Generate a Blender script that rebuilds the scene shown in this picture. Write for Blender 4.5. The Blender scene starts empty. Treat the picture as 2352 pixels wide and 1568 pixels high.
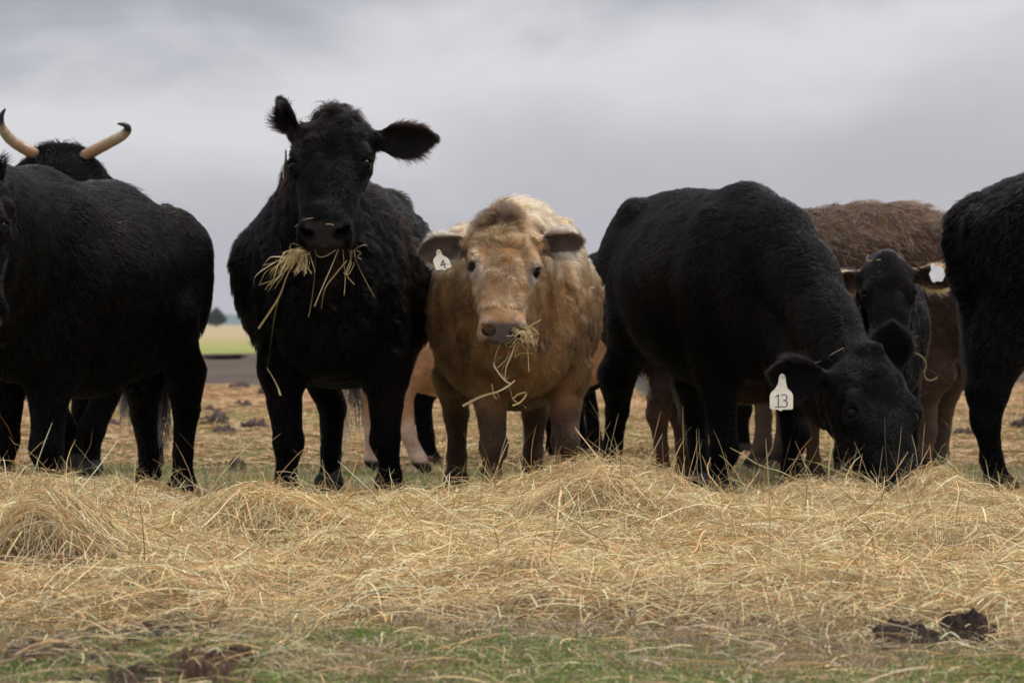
import bpy, math, os
import numpy as np
from mathutils import Vector

# ------------------------------------------------------------------ scene set-up
scn = bpy.context.scene
COL = scn.collection
FPX = 10500.0          # focal length in pixels of a 2352 px wide picture
CAMH = 0.70
HOR = 745.0
cam_d = bpy.data.cameras.new("camera")
cam = bpy.data.objects.new("camera", cam_d)
COL.objects.link(cam)
cam.location = (0, 0, CAMH)
cam.rotation_euler = (math.pi / 2, 0, 0)
cam_d.sensor_width = 36.0
cam_d.lens = FPX * 36.0 / 2352.0
cam_d.shift_y = -(784.0 - HOR) / 2352.0
cam_d.clip_end = 30000
cam_d.dof.use_dof = True
cam_d.dof.focus_distance = 14.2
cam_d.dof.aperture_fstop = 11.0
scn.camera = cam

scn.view_settings.view_transform = 'Standard'
scn.view_settings.look = 'None'
scn.view_settings.exposure = 0.0
scn.view_settings.gamma = 1.0
scn.render.resolution_x, scn.render.resolution_y = 1024, 682
scn.cycles.max_bounces = 6
scn.cycles.diffuse_bounces = 3
scn.cycles.glossy_bounces = 2
scn.cycles.transparent_max_bounces = 8
try:
    scn.cycles_curves.shape = 'RIBBONS'
except Exception:
    pass

SUN_EL, SUN_AZ = 66.0, 62.0      # azimuth: degrees clockwise from +Y
w = bpy.data.worlds.new("World")
scn.world = w
w.use_nodes = True
nt = w.node_tree
nt.nodes.clear()
def N(t, **k):
    n = nt.nodes.new(t)
    for a, b in k.items():
        setattr(n, a, b)
    return n
def math_node(op, a, b=None, clamp=False):
    n = N('ShaderNodeMath', operation=op, use_clamp=clamp)
    for i, v in enumerate((a, b)):
        if v is None: continue
        if isinstance(v, (int, float)): n.inputs[i].default_value = v
        else: nt.links.new(v, n.inputs[i])
    return n.outputs[0]
def mixrgb(fac, a, b):
    n = N('ShaderNodeMix', data_type='RGBA')
    for s, v in ((n.inputs[0], fac), (n.inputs[6], a), (n.inputs[7], b)):
        if isinstance(v, (int, float)): s.default_value = v
        elif isinstance(v, tuple): s.default_value = v
        else: nt.links.new(v, s)
    return n.outputs[2]
out = N('ShaderNodeOutputWorld')
bg_sky = N('ShaderNodeBackground')
bg_cl = N('ShaderNodeBackground')
sky = N('ShaderNodeTexSky', sky_type='NISHITA', sun_disc=False)
sky.sun_elevation = math.radians(SUN_EL)
sky.sun_rotation = math.radians(SUN_AZ)
nt.links.new(sky.outputs[0], bg_sky.inputs[0])
bg_sky.inputs[1].default_value = 0.05
tc = N('ShaderNodeTexCoord')
sep = N('ShaderNodeSeparateXYZ')
nt.links.new(tc.outputs['Generated'], sep.inputs[0])
X, Y, Z = sep.outputs
az = math_node('ARCTAN2', X, Y)          # radians right of +Y
el = math_node('ARCSINE', Z)
# broad soft cloud sheets, stretched sideways
cmb = N('ShaderNodeCombineXYZ')
nt.links.new(math_node('MULTIPLY', az, 14.0), cmb.inputs[0])
nt.links.new(math_node('MULTIPLY', el, 30.0), cmb.inputs[1])
cmb.inputs[2].default_value = 3.7
n1 = N('ShaderNodeTexNoise'); n1.inputs['Scale'].default_value = 1.0
n1.inputs['Detail'].default_value = 5.0; n1.inputs['Roughness'].default_value = 0.52
n1.inputs['Distortion'].default_value = 0.3
nt.links.new(cmb.outputs[0], n1.inputs['Vector'])
# cloud thickness as a function of elevation (degrees) nudged by the noise, plus lighter gap on the right
nz = math_node('SUBTRACT', n1.outputs['Fac'], 0.5)
eld = math_node('MULTIPLY', el, 57.2958)
azd = math_node('MULTIPLY', az, 57.2958)
e2 = math_node('ADD', eld, math_node('MULTIPLY', nz, 3.0))
e2 = math_node('ADD', e2, math_node('MULTIPLY', azd, -0.13))
mr = N('ShaderNodeMapRange'); mr.inputs['From Min'].default_value = -0.5; mr.inputs['From Max'].default_value = 5.5
nt.links.new(e2, mr.inputs['Value'])
cr = N('ShaderNodeValToRGB')
cr.color_ramp.interpolation = 'B_SPLINE'
def lin(c):
    return tuple((x / 255 / 12.92 if x / 255 <= .04045 else ((x / 255 + .055) / 1.055) ** 2.4) for x in c) + (1,)
SKY = [(0.0, (196, 193, 197)), (0.24, (187, 185, 193)), (0.38, (191, 190, 197)), (0.55, (216, 216, 220)),
       (0.65, (229, 229, 232)), (0.75, (184, 185, 194)), (0.82, (163, 165, 176)), (1.0, (185, 186, 193))]
while len(cr.color_ramp.elements) < len(SKY):
    cr.color_ramp.elements.new(0.5)
for e, (p, c) in zip(cr.color_ramp.elements, SKY):
    e.position = p
    e.color = lin(c)
nt.links.new(mr.outputs[0], cr.inputs[0])
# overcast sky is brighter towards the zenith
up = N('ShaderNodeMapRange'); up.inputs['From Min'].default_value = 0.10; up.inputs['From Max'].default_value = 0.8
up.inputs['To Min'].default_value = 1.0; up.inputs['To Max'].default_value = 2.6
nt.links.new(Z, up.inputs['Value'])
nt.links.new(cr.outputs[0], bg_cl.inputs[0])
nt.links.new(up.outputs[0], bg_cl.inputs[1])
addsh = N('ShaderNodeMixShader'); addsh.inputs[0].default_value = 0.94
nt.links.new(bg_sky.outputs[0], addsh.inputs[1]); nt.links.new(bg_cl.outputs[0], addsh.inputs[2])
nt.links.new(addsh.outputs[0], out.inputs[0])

sun_d = bpy.data.lights.new("sun", 'SUN')
sun_d.energy = 2.3
sun_d.angle = math.radians(14)
sun_d.color = (1.0, 0.96, 0.9)
sun = bpy.data.objects.new("sun", sun_d)
COL.objects.link(sun)
_e, _a = math.radians(SUN_EL), math.radians(SUN_AZ)
_dir = Vector((math.cos(_e) * math.sin(_a), math.cos(_e) * math.cos(_a), math.sin(_e)))
sun.rotation_euler = _dir.to_track_quat('Z', 'Y').to_euler()

# ------------------------------------------------------------------ helpers
def P(u, v, Y):
    """a point of the place from its direction (u, v) and its distance Y"""
    return np.array([(u - 1176.0) * Y / FPX, Y, CAMH - (v - HOR) * Y / FPX])
def unit(v):
    v = np.asarray(v, float)
    return v / (np.linalg.norm(v, axis=-1, keepdims=True) + 1e-12)
def tag(o, label=None, cat=None, group=None, kind=None):
    if label: o["label"] = label
    if cat: o["category"] = cat
    if group: o["group"] = group
    if kind: o["kind"] = kind
    return o
def empty(name, loc):
    o = bpy.data.objects.new(name, None)
    o.empty_display_size = 0.2
    o.location = loc
    COL.objects.link(o)
    return o
def mesh_obj(name, V, F, mat, parent=None, origin=(0, 0, 0), smooth=True, cols=None, attrs=None):
    """V world coordinates; F (n,3) or (n,4) or list of such arrays"""
    if isinstance(F, np.ndarray): F = [F]
    F = [f for f in F if len(f)]
    me = bpy.data.meshes.new(name)
    V = np.asarray(V, np.float32) - np.asarray(origin, np.float32)
    me.vertices.add(len(V)); me.vertices.foreach_set('co', V.ravel())
    li = np.concatenate([f.ravel() for f in F]).astype(np.int32)
    cnt = np.concatenate([np.full(len(f), f.shape[1], np.int32) for f in F])
    st = np.concatenate([[0], np.cumsum(cnt)[:-1]]).astype(np.int32)
    me.loops.add(len(li)); me.loops.foreach_set('vertex_index', li)
    me.polygons.add(len(cnt)); me.polygons.foreach_set('loop_start', st)
    try: me.polygons.foreach_set('loop_total', cnt)
    except Exception: pass
    me.polygons.foreach_set('use_smooth', np.full(len(cnt), smooth))
    me.update(calc_edges=True)
    if cols is not None:
        a = me.attributes.new('col', 'FLOAT_COLOR', 'POINT')
        c = np.ones((len(V), 4), np.float32); c[:, :3] = cols
        a.data.foreach_set('color', c.ravel())
    if mat is not None: me.materials.append(mat)
    o = bpy.data.objects.new(name, me)
    COL.objects.link(o)
    if parent is not None: o.parent = parent
    else: o.location = origin
    return o

# lattice value noise
_rs = np.random.RandomState(5)
_LAT = _rs.rand(64, 64, 64).astype(np.float32)
def vnoise(p, f, seed=0):
    q = np.asarray(p, float) * f + seed * 17.31
    i = np.floor(q).astype(int); t = q - i
    t = t * t * (3 - 2 * t)
    r = 0
    for dx in (0, 1):
        for dy in (0, 1):
            for dz in (0, 1):
                wgt = (t[..., 0] if dx else 1 - t[..., 0]) * (t[..., 1] if dy else 1 - t[..., 1]) * (t[..., 2] if dz else 1 - t[..., 2])
                r = r + wgt * _LAT[(i[..., 0] + dx) & 63, (i[..., 1] + dy) & 63, (i[..., 2] + dz) & 63]
    return r * 2 - 1
def fbm(p, f, seed=0, o=3):
    return sum(vnoise(p, f * 2 ** k, seed + k) * 0.5 ** k for k in range(o))
def sstep(a, b, x):
    t = np.clip((x - a) / (b - a), 0, 1)
    return t * t * (3 - 2 * t)
def spline(tab, n=200):
    """smooth (Catmull-Rom) resampling of a table whose first column is the parameter"""
    tab = np.array(tab, float); x = tab[:, 0]
    xs = np.linspace(x[0], x[-1], n); outp = np.zeros((n, tab.shape[1])); outp[:, 0] = xs
    idx = np.clip(np.searchsorted(x, xs, side='right') - 1, 0, len(x) - 2)
    h = x[idx + 1] - x[idx]; t = ((xs - x[idx]) / h)[:, None]
    m = np.gradient(tab[:, 1:], x, axis=0)
    p0, p1, m0, m1 = tab[idx, 1:], tab[idx + 1, 1:], m[idx] * h[:, None], m[idx + 1] * h[:, None]
    outp[:, 1:] = (2 * t**3 - 3 * t**2 + 1) * p0 + (t**3 - 2 * t**2 + t) * m0 + (-2 * t**3 + 3 * t**2) * p1 + (t**3 - t**2) * m1
    return outp
def catmull(pts, n):
    tab = np.array(pts, float)
    return spline(np.c_[np.linspace(0, 1, len(tab)), tab], n)[:, 1:]

# ------------------------------------------------------------------ implicit surfaces
class Field:
    """a list of blended solids, evaluated on a grid and meshed with surface nets"""
    def __init__(s): s.ops = []
    def add(s, fn, lo, hi, k=0.03, mode='u'):
        s.ops.append((fn, np.array(lo, float), np.array(hi, float), k, mode))
    def ell(s, c, r, ax=None, k=0.04, mode='u'):
        c = np.array(c, float); r = np.array(r, float) * np.ones(3)
        ax = np.eye(3) if ax is None else np.array([unit(a) for a in ax])
        ext = np.abs(ax.T * r).sum(1) + 1e-3
        def fn(p):
            q = (p - c) @ ax.T
            a = np.sqrt(((q / r) ** 2).sum(-1)); b = np.sqrt(((q / r**2) ** 2).sum(-1)) + 1e-9
            return np.clip(a * (a - 1) / b, -1, 1)
        s.add(fn, c - ext, c + ext, k, mode)
    def cone(s, a, b, ra, rb, k=0.04, flat=None, ff=1.0, mode='u'):
        """round cone; flat = axis along which the section is scaled by ff"""
        a = np.array(a, float); b = np.array(b, float)
        if flat is not None: flat = unit(flat)
        ba = b - a; L2 = ba @ ba
        def fn(p):
            q = p - a
            if flat is not None:
                q = q + (q @ flat)[..., None] * flat * (1 / ff - 1)
                bb = ba + (ba @ flat) * flat * (1 / ff - 1)
            else: bb = ba
            t = np.clip((q @ bb) / (bb @ bb + 1e-9), 0, 1)
            d = np.sqrt(((q - t[..., None] * bb) ** 2).sum(-1)) - (ra + (rb - ra) * t)
            return d * min(1.0, max(ff, 0.55))
        r = max(ra, rb) * max(1, ff)
        s.add(fn, np.minimum(a, b) - r, np.maximum(a, b) + r, k, mode)
    def chain(s, pts, rs, k=0.04, flat=None, ff=1.0):
        for i in range(len(pts) - 1):
            s.cone(pts[i], pts[i + 1], rs[i], rs[i + 1], k, flat, ff)
    def loft(s, O, ax, tab, k=0.05, top=0.0, exp=2.0, low=0.0, n=240):
        """tab rows: x, centre z, half width, up, down, side offset ; ax = 3 axes (x, y, z)"""
        T = spline(tab, n); O = np.array(O, float); ax = np.array([unit(a) for a in ax])
        xs = T[:, 0]
        T[:, 2:5] = np.maximum(T[:, 2:5], 0.004)
        def fn(p):
            q = (p - O) @ ax.T
            x = np.clip(q[..., 0], xs[0], xs[-1])
            zc, wd, hu, hd, yo = (np.interp(x, xs, T[:, i]) for i in range(1, 6))
            z = (q[..., 2] - zc); y = q[..., 1] - yo
            hz = np.where(z > 0, hu, hd)
            tz = np.clip(z / hz, -1.2, 1.2)
            wy = wd * (1 - top * np.clip(tz, 0, 1.2) ** 1.5 - low * np.clip(-tz, 0, 1.2) ** 1.5)
            r = (np.abs(y / wy) ** exp + np.abs(z / hz) ** exp) ** (1 / exp)
            g = np.sqrt((y / wy**2) ** 2 + (z / hz**2) ** 2) / np.maximum(r, 1e-3) + 1e-6
            d = (r - 1) / np.maximum(g, 1.0 / (1.2 * np.maximum(wy, hz)))
            dx = np.abs(q[..., 0] - x)
            return np.where(dx > 0, np.sqrt(np.maximum(d, 0) ** 2 + dx**2) + np.minimum(d, 0), d)
        yo = np.abs(T[:, 5]).max(); corners = []
        for x in (xs[0], xs[-1]):
            for y in (-1, 1):
                for z in ((T[:, 1] + T[:, 3]).max(), (T[:, 1] - T[:, 4]).min()):
                    corners.append(O + np.array([x, y * (T[:, 2].max() + yo), z]) @ ax)
        s.add(fn, np.min(corners, 0), np.max(corners, 0), k)
    def bounds(s):
        lo = np.min([o[1] for o in s.ops if o[4] == 'u'], 0); hi = np.max([o[2] for o in s.ops if o[4] == 'u'], 0)
        return lo - 0.03, hi + 0.03
    def mesh(s, h, lo=None, hi=None, warp=None):
        L, H = s.bounds()
        lo = L if lo is None else np.maximum(lo, L); hi = H if hi is None else np.minimum(hi, H)
        n = np.ceil((hi - lo) / h).astype(int) + 1
        F = np.full(n, 9.0, np.float32)
        for fn, a, b, k, mode in s.ops:
            i0 = np.clip(np.floor((a - k - 2 * h - lo) / h).astype(int), 0, n); i1 = np.clip(np.ceil((b + k + 2 * h - lo) / h).astype(int) + 1, 0, n)
            if (i1 <= i0).any(): continue
            g = np.stack(np.meshgrid(*[lo[j] + h * np.arange(i0[j], i1[j]) for j in range(3)], indexing='ij'), -1)
            d = fn(g)
            sl = tuple(slice(i0[j], i1[j]) for j in range(3)); f = F[sl]
            if mode == 'u':
                hh = np.maximum(k - np.abs(f - d), 0) / k
                F[sl] = np.minimum(f, d) - hh * hh * k * 0.25
            else:
                d = -d; hh = np.maximum(k - np.abs(f - d), 0) / k
                F[sl] = np.maximum(f, d) + hh * hh * k * 0.25
        if warp is not None:
            near = np.abs(F) < 0.05
            idx = np.argwhere(near)
            F[near] += warp(lo + h * idx)
        return surface_nets(F, lo, h)

def surface_nets(F, lo, h):
    S = F < 0
    c = [S[x:S.shape[0] - 1 + x, y:S.shape[1] - 1 + y, z:S.shape[2] - 1 + z] for x in (0, 1) for y in (0, 1) for z in (0, 1)]
    anyt = c[0].copy(); allt = c[0].copy()
    for q in c[1:]: anyt |= q; allt &= q
    act = anyt & ~allt
    ids = np.full(act.shape, -1, np.int64); cells = np.argwhere(act); ids[act] = np.arange(len(cells))
    acc = np.zeros((len(cells), 3)); cnt = np.zeros(len(cells))
    offs = [(x, y, z) for x in (0, 1) for y in (0, 1) for z in (0, 1)]
    val = {o: F[cells[:, 0] + o[0], cells[:, 1] + o[1], cells[:, 2] + o[2]] for o in offs}
    for o in offs:
        for d in range(3):
            if o[d]: continue
            p = list(o); p[d] = 1; p = tuple(p)
            a, b = val[o], val[p]; m = (a < 0) != (b < 0)
            t = np.where(m, a / np.where(m, a - b, 1), 0)
            pt = np.tile(np.array(o, float), (len(cells), 1)); pt[:, d] = t
            acc[m] += pt[m]; cnt[m] += 1
    V = lo + h * (cells + acc / cnt[:, None])
    Q = []
    for d in range(3):
        e, f = [(1, 2), (2, 0), (0, 1)][d]
        sl0 = [slice(1, -1)] * 3; sl1 = [slice(1, -1)] * 3
        sl0[d] = slice(0, -1); sl1[d] = slice(1, None)
        a = S[tuple(sl0)]; b = S[tuple(sl1)]
        m = a != b
        ix = np.argwhere(m); base = np.ones(3, int); base[d] = 0; ix = ix + base
        flip = a[m]
        def idof(de, df):
            j = ix.copy(); j[:, e] -= de; j[:, f] -= df
            return ids[j[:, 0], j[:, 1], j[:, 2]]
        q = np.stack([idof(1, 1), idof(0, 1), idof(0, 0), idof(1, 0)], 1)
        q[~flip] = q[~flip][:, ::-1]
        Q.append(q)
    Q = np.concatenate(Q)
    Q = Q[(Q >= 0).all(1)]
    return V, Q

def vert_normals(V, Q):
    n = np.cross(V[Q[:, 2]] - V[Q[:, 0]], V[Q[:, 3]] - V[Q[:, 1]])
    N_ = np.zeros_like(V)
    for i in range(4):
        for d in range(3): N_[:, d] += np.bincount(Q[:, i], n[:, d], len(V))
    return unit(N_)

# ------------------------------------------------------------------ materials
def new_mat(name):
    m = bpy.data.materials.new(name); m.use_nodes = True
    t = m.node_tree; b = t.nodes['Principled BSDF']
    return m, t, b
def attr_mat(name, rough=0.7, noise=0.25, nscale=30.0, bump=0.0, bscale=80.0, spec=0.3, detail=4.0, sheen=0.0, stretch=None):
    m, t, b = new_mat(name)
    at = t.nodes.new('ShaderNodeAttribute'); at.attribute_name = 'col'
    tcn = t.nodes.new('ShaderNodeTexCoord')
    no = t.nodes.new('ShaderNodeTexNoise'); no.inputs['Scale'].default_value = nscale; no.inputs['Detail'].default_value = detail
    src = tcn.outputs['Object']
    if stretch:
        mp = t.nodes.new('ShaderNodeMapping'); mp.inputs['Scale'].default_value = stretch
        t.links.new(src, mp.inputs[0]); src = mp.outputs[0]
    t.links.new(src, no.inputs['Vector'])
    mr_ = t.nodes.new('ShaderNodeMapRange'); mr_.inputs['From Min'].default_value = 0.25; mr_.inputs['From Max'].default_value = 0.75
    mr_.inputs['To Min'].default_value = 1 - noise; mr_.inputs['To Max'].default_value = 1 + noise
    t.links.new(no.outputs['Fac'], mr_.inputs['Value'])
    vm = t.nodes.new('ShaderNodeVectorMath'); vm.operation = 'SCALE'
    t.links.new(at.outputs['Color'], vm.inputs[0]); t.links.new(mr_.outputs[0], vm.inputs['Scale'])
    t.links.new(vm.outputs[0], b.inputs['Base Color'])
    b.inputs['Roughness'].default_value = rough
    b.inputs['Specular IOR Level'].default_value = spec
    if sheen: b.inputs['Sheen Weight'].default_value = sheen
    if bump:
        n2 = t.nodes.new('ShaderNodeTexNoise'); n2.inputs['Scale'].default_value = bscale; n2.inputs['Detail'].default_value = 5
        t.links.new(src, n2.inputs['Vector'])
        bp = t.nodes.new('ShaderNodeBump'); bp.inputs['Strength'].default_value = bump; bp.inputs['Distance'].default_value = 0.01
        t.links.new(n2.outputs['Fac'], bp.inputs['Height']); t.links.new(bp.outputs[0], b.inputs['Normal'])
    return m
def hair_mat(name, rough=0.4, radial=0.5, coat=0.0, ior=1.5):
    m = bpy.data.materials.new(name); m.use_nodes = True
    t = m.node_tree; t.nodes.clear()
    o = t.nodes.new('ShaderNodeOutputMaterial'); h = t.nodes.new('ShaderNodeBsdfHairPrincipled')
    h.model = 'CHIANG'; h.parametrization = 'COLOR'
    at = t.nodes.new('ShaderNodeAttribute'); at.attribute_name = 'col'
    t.links.new(at.outputs['Color'], h.inputs['Color'])
    h.inputs['Roughness'].default_value = rough; h.inputs['Radial Roughness'].default_value = radial
    h.inputs['Coat'].default_value = coat; h.inputs['IOR'].default_value = ior
    t.links.new(h.outputs[0], o.inputs[0])
    return m
M = {}
M['skin'] = attr_mat('hide', rough=0.75, noise=0.3, nscale=18, bump=0.5, bscale=60, spec=0.06)
M['fur'] = hair_mat('fur', 0.34, 0.5, ior=1.27)
M['furlight'] = hair_mat('pale_fur', 0.55, 0.75)
def simple(name, col, rough=0.5, spec=0.5, coat=0.0, lo=.8):
    m, t, b = new_mat(name)
    no = t.nodes.new('ShaderNodeTexNoise'); no.inputs['Scale'].default_value = 35
    tcn = t.nodes.new('ShaderNodeTexCoord'); t.links.new(tcn.outputs['Object'], no.inputs['Vector'])
    mx = t.nodes.new('ShaderNodeMix'); mx.data_type = 'RGBA'
    mx.inputs[6].default_value = tuple(c * lo for c in col) + (1,); mx.inputs[7].default_value = tuple(min(1, c * 1.15) for c in col) + (1,)
    t.links.new(no.outputs['Fac'], mx.inputs[0]); t.links.new(mx.outputs[2], b.inputs['Base Color'])
    b.inputs['Roughness'].default_value = rough; b.inputs['Specular IOR Level'].default_value = spec
    b.inputs['Coat Weight'].default_value = coat; b.inputs['Coat Roughness'].default_value = 0.03
    return m
M['eye'] = simple('eyeball', (0.004, 0.003, 0.003), 0.10, 0.10, 0.0)
M['iris'] = simple('brown_eyeball', (0.045, 0.014, 0.006), 0.18, 0.45, 0.0)
M['horn'] = attr_mat('horn_keratin', rough=0.35, noise=0.25, nscale=14, bump=0.15, bscale=50, spec=0.5)
M['tag'] = simple('cream_plastic', (0.62, 0.56, 0.43), 0.45, 0.4, 0.0, .62)
M['tagw'] = simple('white_plastic', (0.74, 0.71, 0.69), 0.4, 0.4, 0.0, .75)
M['ink'] = simple('marker_ink', (0.045, 0.05, 0.11), 0.6, 0.3)

def curves_obj(name, PTS, rad, cols, mat, parent, origin):
    """PTS (n,k,3) world, rad (n,k), cols (n,3)"""
    n, k, _ = PTS.shape
    hc = bpy.data.hair_curves.new(name)
    hc.add_curves([k] * n)
    hc.attributes['position'].data.foreach_set('vector', (PTS - np.asarray(origin)).astype(np.float32).ravel())
    r = hc.attributes.get('radius') or hc.attributes.new('radius', 'FLOAT', 'POINT')
    r.data.foreach_set('value', rad.astype(np.float32).ravel())
    c = hc.attributes.new('col', 'FLOAT_COLOR', 'CURVE')
    cc = np.ones((n, 4), np.float32); cc[:, :3] = cols
    c.data.foreach_set('color', cc.ravel())
    hc.materials.append(mat)
    o = bpy.data.objects.new(name, hc); COL.objects.link(o); o.parent = parent
    return o

def ear_solid(F, base, e, wax, L, W, cup=3.0, th=0.010, curl=0.0):
    """leaf-shaped cupped ear: e along the ear, wax across it; opening towards e x wax"""
    base = np.array(base, float); e = unit(e); wax = unit(wax - (wax @ e) * e); nn = np.cross(e, wax)
    A = np.array([e, wax, nn])
    T = spline([(0, .40), (.12, .50), (.3, .82), (.5, 1.0), (.7, .92), (.86, .64), (.96, .32), (1.0, .08)], 100)
    def fn(p):
        q = (p - base) @ A.T
        t = np.clip(q[..., 0] / L, 0, 1)
        wd = np.interp(t, T[:, 0], T[:, 1]) * W
        y = q[..., 1]
        bend = curl * t**2 * L
        c = cup * (1 - 0.45 * t)
        z = q[..., 2] - bend - c * np.minimum(y * y, 0.02) + c * (W * .45) ** 2
        z = z / np.sqrt(1 + (2 * c * y) ** 2)
        r = np.abs(y) - wd
        dx = np.maximum(np.maximum(-q[..., 0], q[..., 0] - L), 0)
        out_ = np.sqrt(np.maximum(r, 0) ** 2 + z**2 + dx**2) - th * (1 - .35 * t)
        return out_ * 0.9
    ext = L + W + 0.03
    F.add(fn, base - ext * np.ones(3), base + ext * np.ones(3), 0.015)
    return fn

def uv_ball(c, r, nu, nv):
    th = np.linspace(0, np.pi, nv + 1)[1:-1]; ph = np.linspace(0, 2 * np.pi, nu, endpoint=False)
    V = [np.array([0, 0, 1.0])] + [np.array([np.sin(t) * np.cos(f), np.sin(t) * np.sin(f), np.cos(t)]) for t in th for f in ph] + [np.array([0, 0, -1.0])]
    V = np.array(V) * r + c; m = len(th)
    Q = [(1 + i * nu + j, 1 + (i + 1) * nu + j, 1 + (i + 1) * nu + (j + 1) % nu, 1 + i * nu + (j + 1) % nu) for i in range(m - 1) for j in range(nu)]
    T = [(0, 1 + j, 1 + (j + 1) % nu) for j in range(nu)] + [(len(V) - 1, 1 + (m - 1) * nu + (j + 1) % nu, 1 + (m - 1) * nu + j) for j in range(nu)]
    return V, [np.array(Q), np.array(T)]

# ------------------------------------------------------------------ the ground
def gz(x, y):
    p = np.stack([x, y, np.zeros_like(x)], -1)
    a = .008 * vnoise(p, 1.7, 1) + .006 * vnoise(p, 6.0, 2)
    far = sstep(24, 34, y) * (1 - sstep(55, 75, y))
    a = a + far * (.05 * vnoise(p, 1.1, 6) + .035 * vnoise(p, 3.0, 7))
    mud = sstep(60, 90, y) * (1 - sstep(93, 97, y))
    return a + mud * (.10 + .05 * vnoise(p, .35, 5))
def hay_edge(x, y):
    """1 inside the spread hay, 0 outside"""
    p = np.stack([x, y, np.zeros_like(x)], -1)
    nf = .9 * vnoise(p, .9, 3) + .35 * vnoise(p, 3.1, 4)
    yf = 10.05 - .22 * x + nf * .8
    yb = 17.75 + .25 * vnoise(p, 1.3, 9)
    yb = yb - .25 * np.exp(-((x + 1.1) / .3) ** 2)
    return sstep(-.45, .55, y - yf) * sstep(-.1, .45, yb - y)
MOUNDS = []   # x, y of crest, half width, height, front slope, back slope
def mound(u, v, wpx, h, sf, sb):
    Y_ = 7350.0 / (v - HOR); MOUNDS.append(((u - 1176) * Y_ / FPX, Y_, wpx * Y_ / FPX, h, sf, sb))
CREST = np.array([(-200, .10), (0, .10), (150, .09), (250, .075), (400, .04), (470, .0), (560, .0), (650, .0), (750, .005), (850, .02), (950, .045), (1050, .05), (1150, .08), (1250, .12), (1330, .155),
                  (1450, .155), (1530, .12), (1620, .03), (1700, .015), (1760, .03), (1830, .08), (1950, .08), (2040, .02), (2100, .10), (2160, .15), (2230, .05), (2352, .03), (2600, .03)])
mound(590, 1266, 190, .145, .15, .9); mound(90, 1340, 130, .20, .15, .8); mound(1380, 1240, 190, .18, .16, .6)
mound(1800, 1300, 260, .05, .3, .6); mound(2200, 1290, 170, .08, .25, .6); mound(900, 1330, 220, .05, .3, .6)
mound(330, 1420, 160, .06, .25, .5); mound(1150, 1400, 240, .05, .3, .6); mound(1950, 1420, 260, .05, .3, .6)
HOLES = []
def hole(u, v, wpx, h, sy):
    Y_ = 7350.0 / (v - HOR); HOLES.append(((u - 1176) * Y_ / FPX, Y_, wpx * Y_ / FPX, h, sy))
hole(640, 1296, 95, .13, .30); hole(530, 1330, 60, .08, .2); hole(150, 1370, 80, .13, .25); hole(1400, 1292, 115, .12, .28); hole(1520, 1285, 50, .06, .2); hole(1900, 1290, 90, .06, .2); hole(760, 1345, 70, .06, .15); hole(1000, 1250, 60, .05, .2); hole(330, 1255, 70, .05, .2); hole(2130, 1330, 90, .05, .2); hole(1140, 1365, 80, .05, .15); hole(1750, 1400, 90, .05, .15); hole(2232, 1478, 45, .09, .22); hole(2105, 1482, 85, .09, .25); hole(375, 1470, 85, .09, .35); hole(170, 1510, 90, .09, .4)
def hay_h(x, y):
    p = np.stack([x, y, np.zeros_like(x)], -1)
    nb_ = sstep(17.0, 15.5, y); h = .010 + .026 * nb_ + (.008 + .022 * nb_) * vnoise(p, 2.2, 11) + (.006 + .018 * nb_) * vnoise(p, 5.5, 12) + .012 * vnoise(p, 13, 13)
    cz = np.interp(x * FPX / 17.0 + 1176, CREST[:, 0], CREST[:, 1]); dc = y - (17.0 + .15 * vnoise(p, 1.1, 17))
    h = h + cz * np.exp(-np.where(dc < 0, (dc / .75) ** 2, (dc / .45) ** 2))
    for mx_, my_, w_, hh_, sf, sb in MOUNDS:
        dy = y - my_
        h = h + .88 * hh_ * np.exp(-((x - mx_) / w_) ** 2 - np.where(dy < 0, (dy / sf) ** 2, (dy / sb) ** 2))
    for mx_, my_, w_, hh_, sy in HOLES:
        h = h - hh_ * np.exp(-((x - mx_) / w_) ** 2 - ((y - my_) / sy) ** 2)
    return np.maximum(h, .006) * hay_edge(x, y) + gz(x, y)

rows = np.concatenate([[-80, -40, -15, 0, 4, 6.5], np.geomspace(7.5, 110, 420), np.geomspace(112, 9000, 60)])
tcol = np.linspace(-1, 1, 221)
Yg, Tg = np.meshgrid(rows, tcol, indexing='ij')
Ye = np.maximum(np.abs(Yg), 9)
Xg = Ye * (.145 * Tg) + (Ye * .9 + 60) * np.sign(Tg) * np.maximum(np.abs(Tg) - .9, 0) * 10
Zg = gz(Xg, Yg)
nr, ncn = Yg.shape
ii = np.arange(nr * ncn).reshape(nr, ncn)
GF = np.stack([ii[:-1, :-1], ii[:-1, 1:], ii[1:, 1:], ii[1:, :-1]], -1).reshape(-1, 4)
gm, t, b = new_mat('pasture_ground')
tcn = t.nodes.new('ShaderNodeTexCoord'); sp = t.nodes.new('ShaderNodeSeparateXYZ'); t.links.new(tcn.outputs['Object'], sp.inputs[0])
def nz_(scale, detail=5, rough=.6, stretch=None):
    n = t.nodes.new('ShaderNodeTexNoise'); n.inputs['Scale'].default_value = scale; n.inputs['Detail'].default_value = detail; n.inputs['Roughness'].default_value = rough
    src = tcn.outputs['Object']
    if stretch:
        mp = t.nodes.new('ShaderNodeMapping'); mp.inputs['Scale'].default_value = stretch; t.links.new(src, mp.inputs[0]); src = mp.outputs[0]
    t.links.new(src, n.inputs['Vector']); return n.outputs['Fac']
def mr_(v, a, b_, c=0.0, d=1.0, smooth=True):
    n = t.nodes.new('ShaderNodeMapRange'); n.interpolation_type = 'SMOOTHSTEP' if smooth else 'LINEAR'
    for i, q in zip(('From Min', 'From Max', 'To Min', 'To Max'), (a, b_, c, d)): n.inputs[i].default_value = q
    t.links.new(v, n.inputs['Value']); return n.outputs[0]
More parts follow.
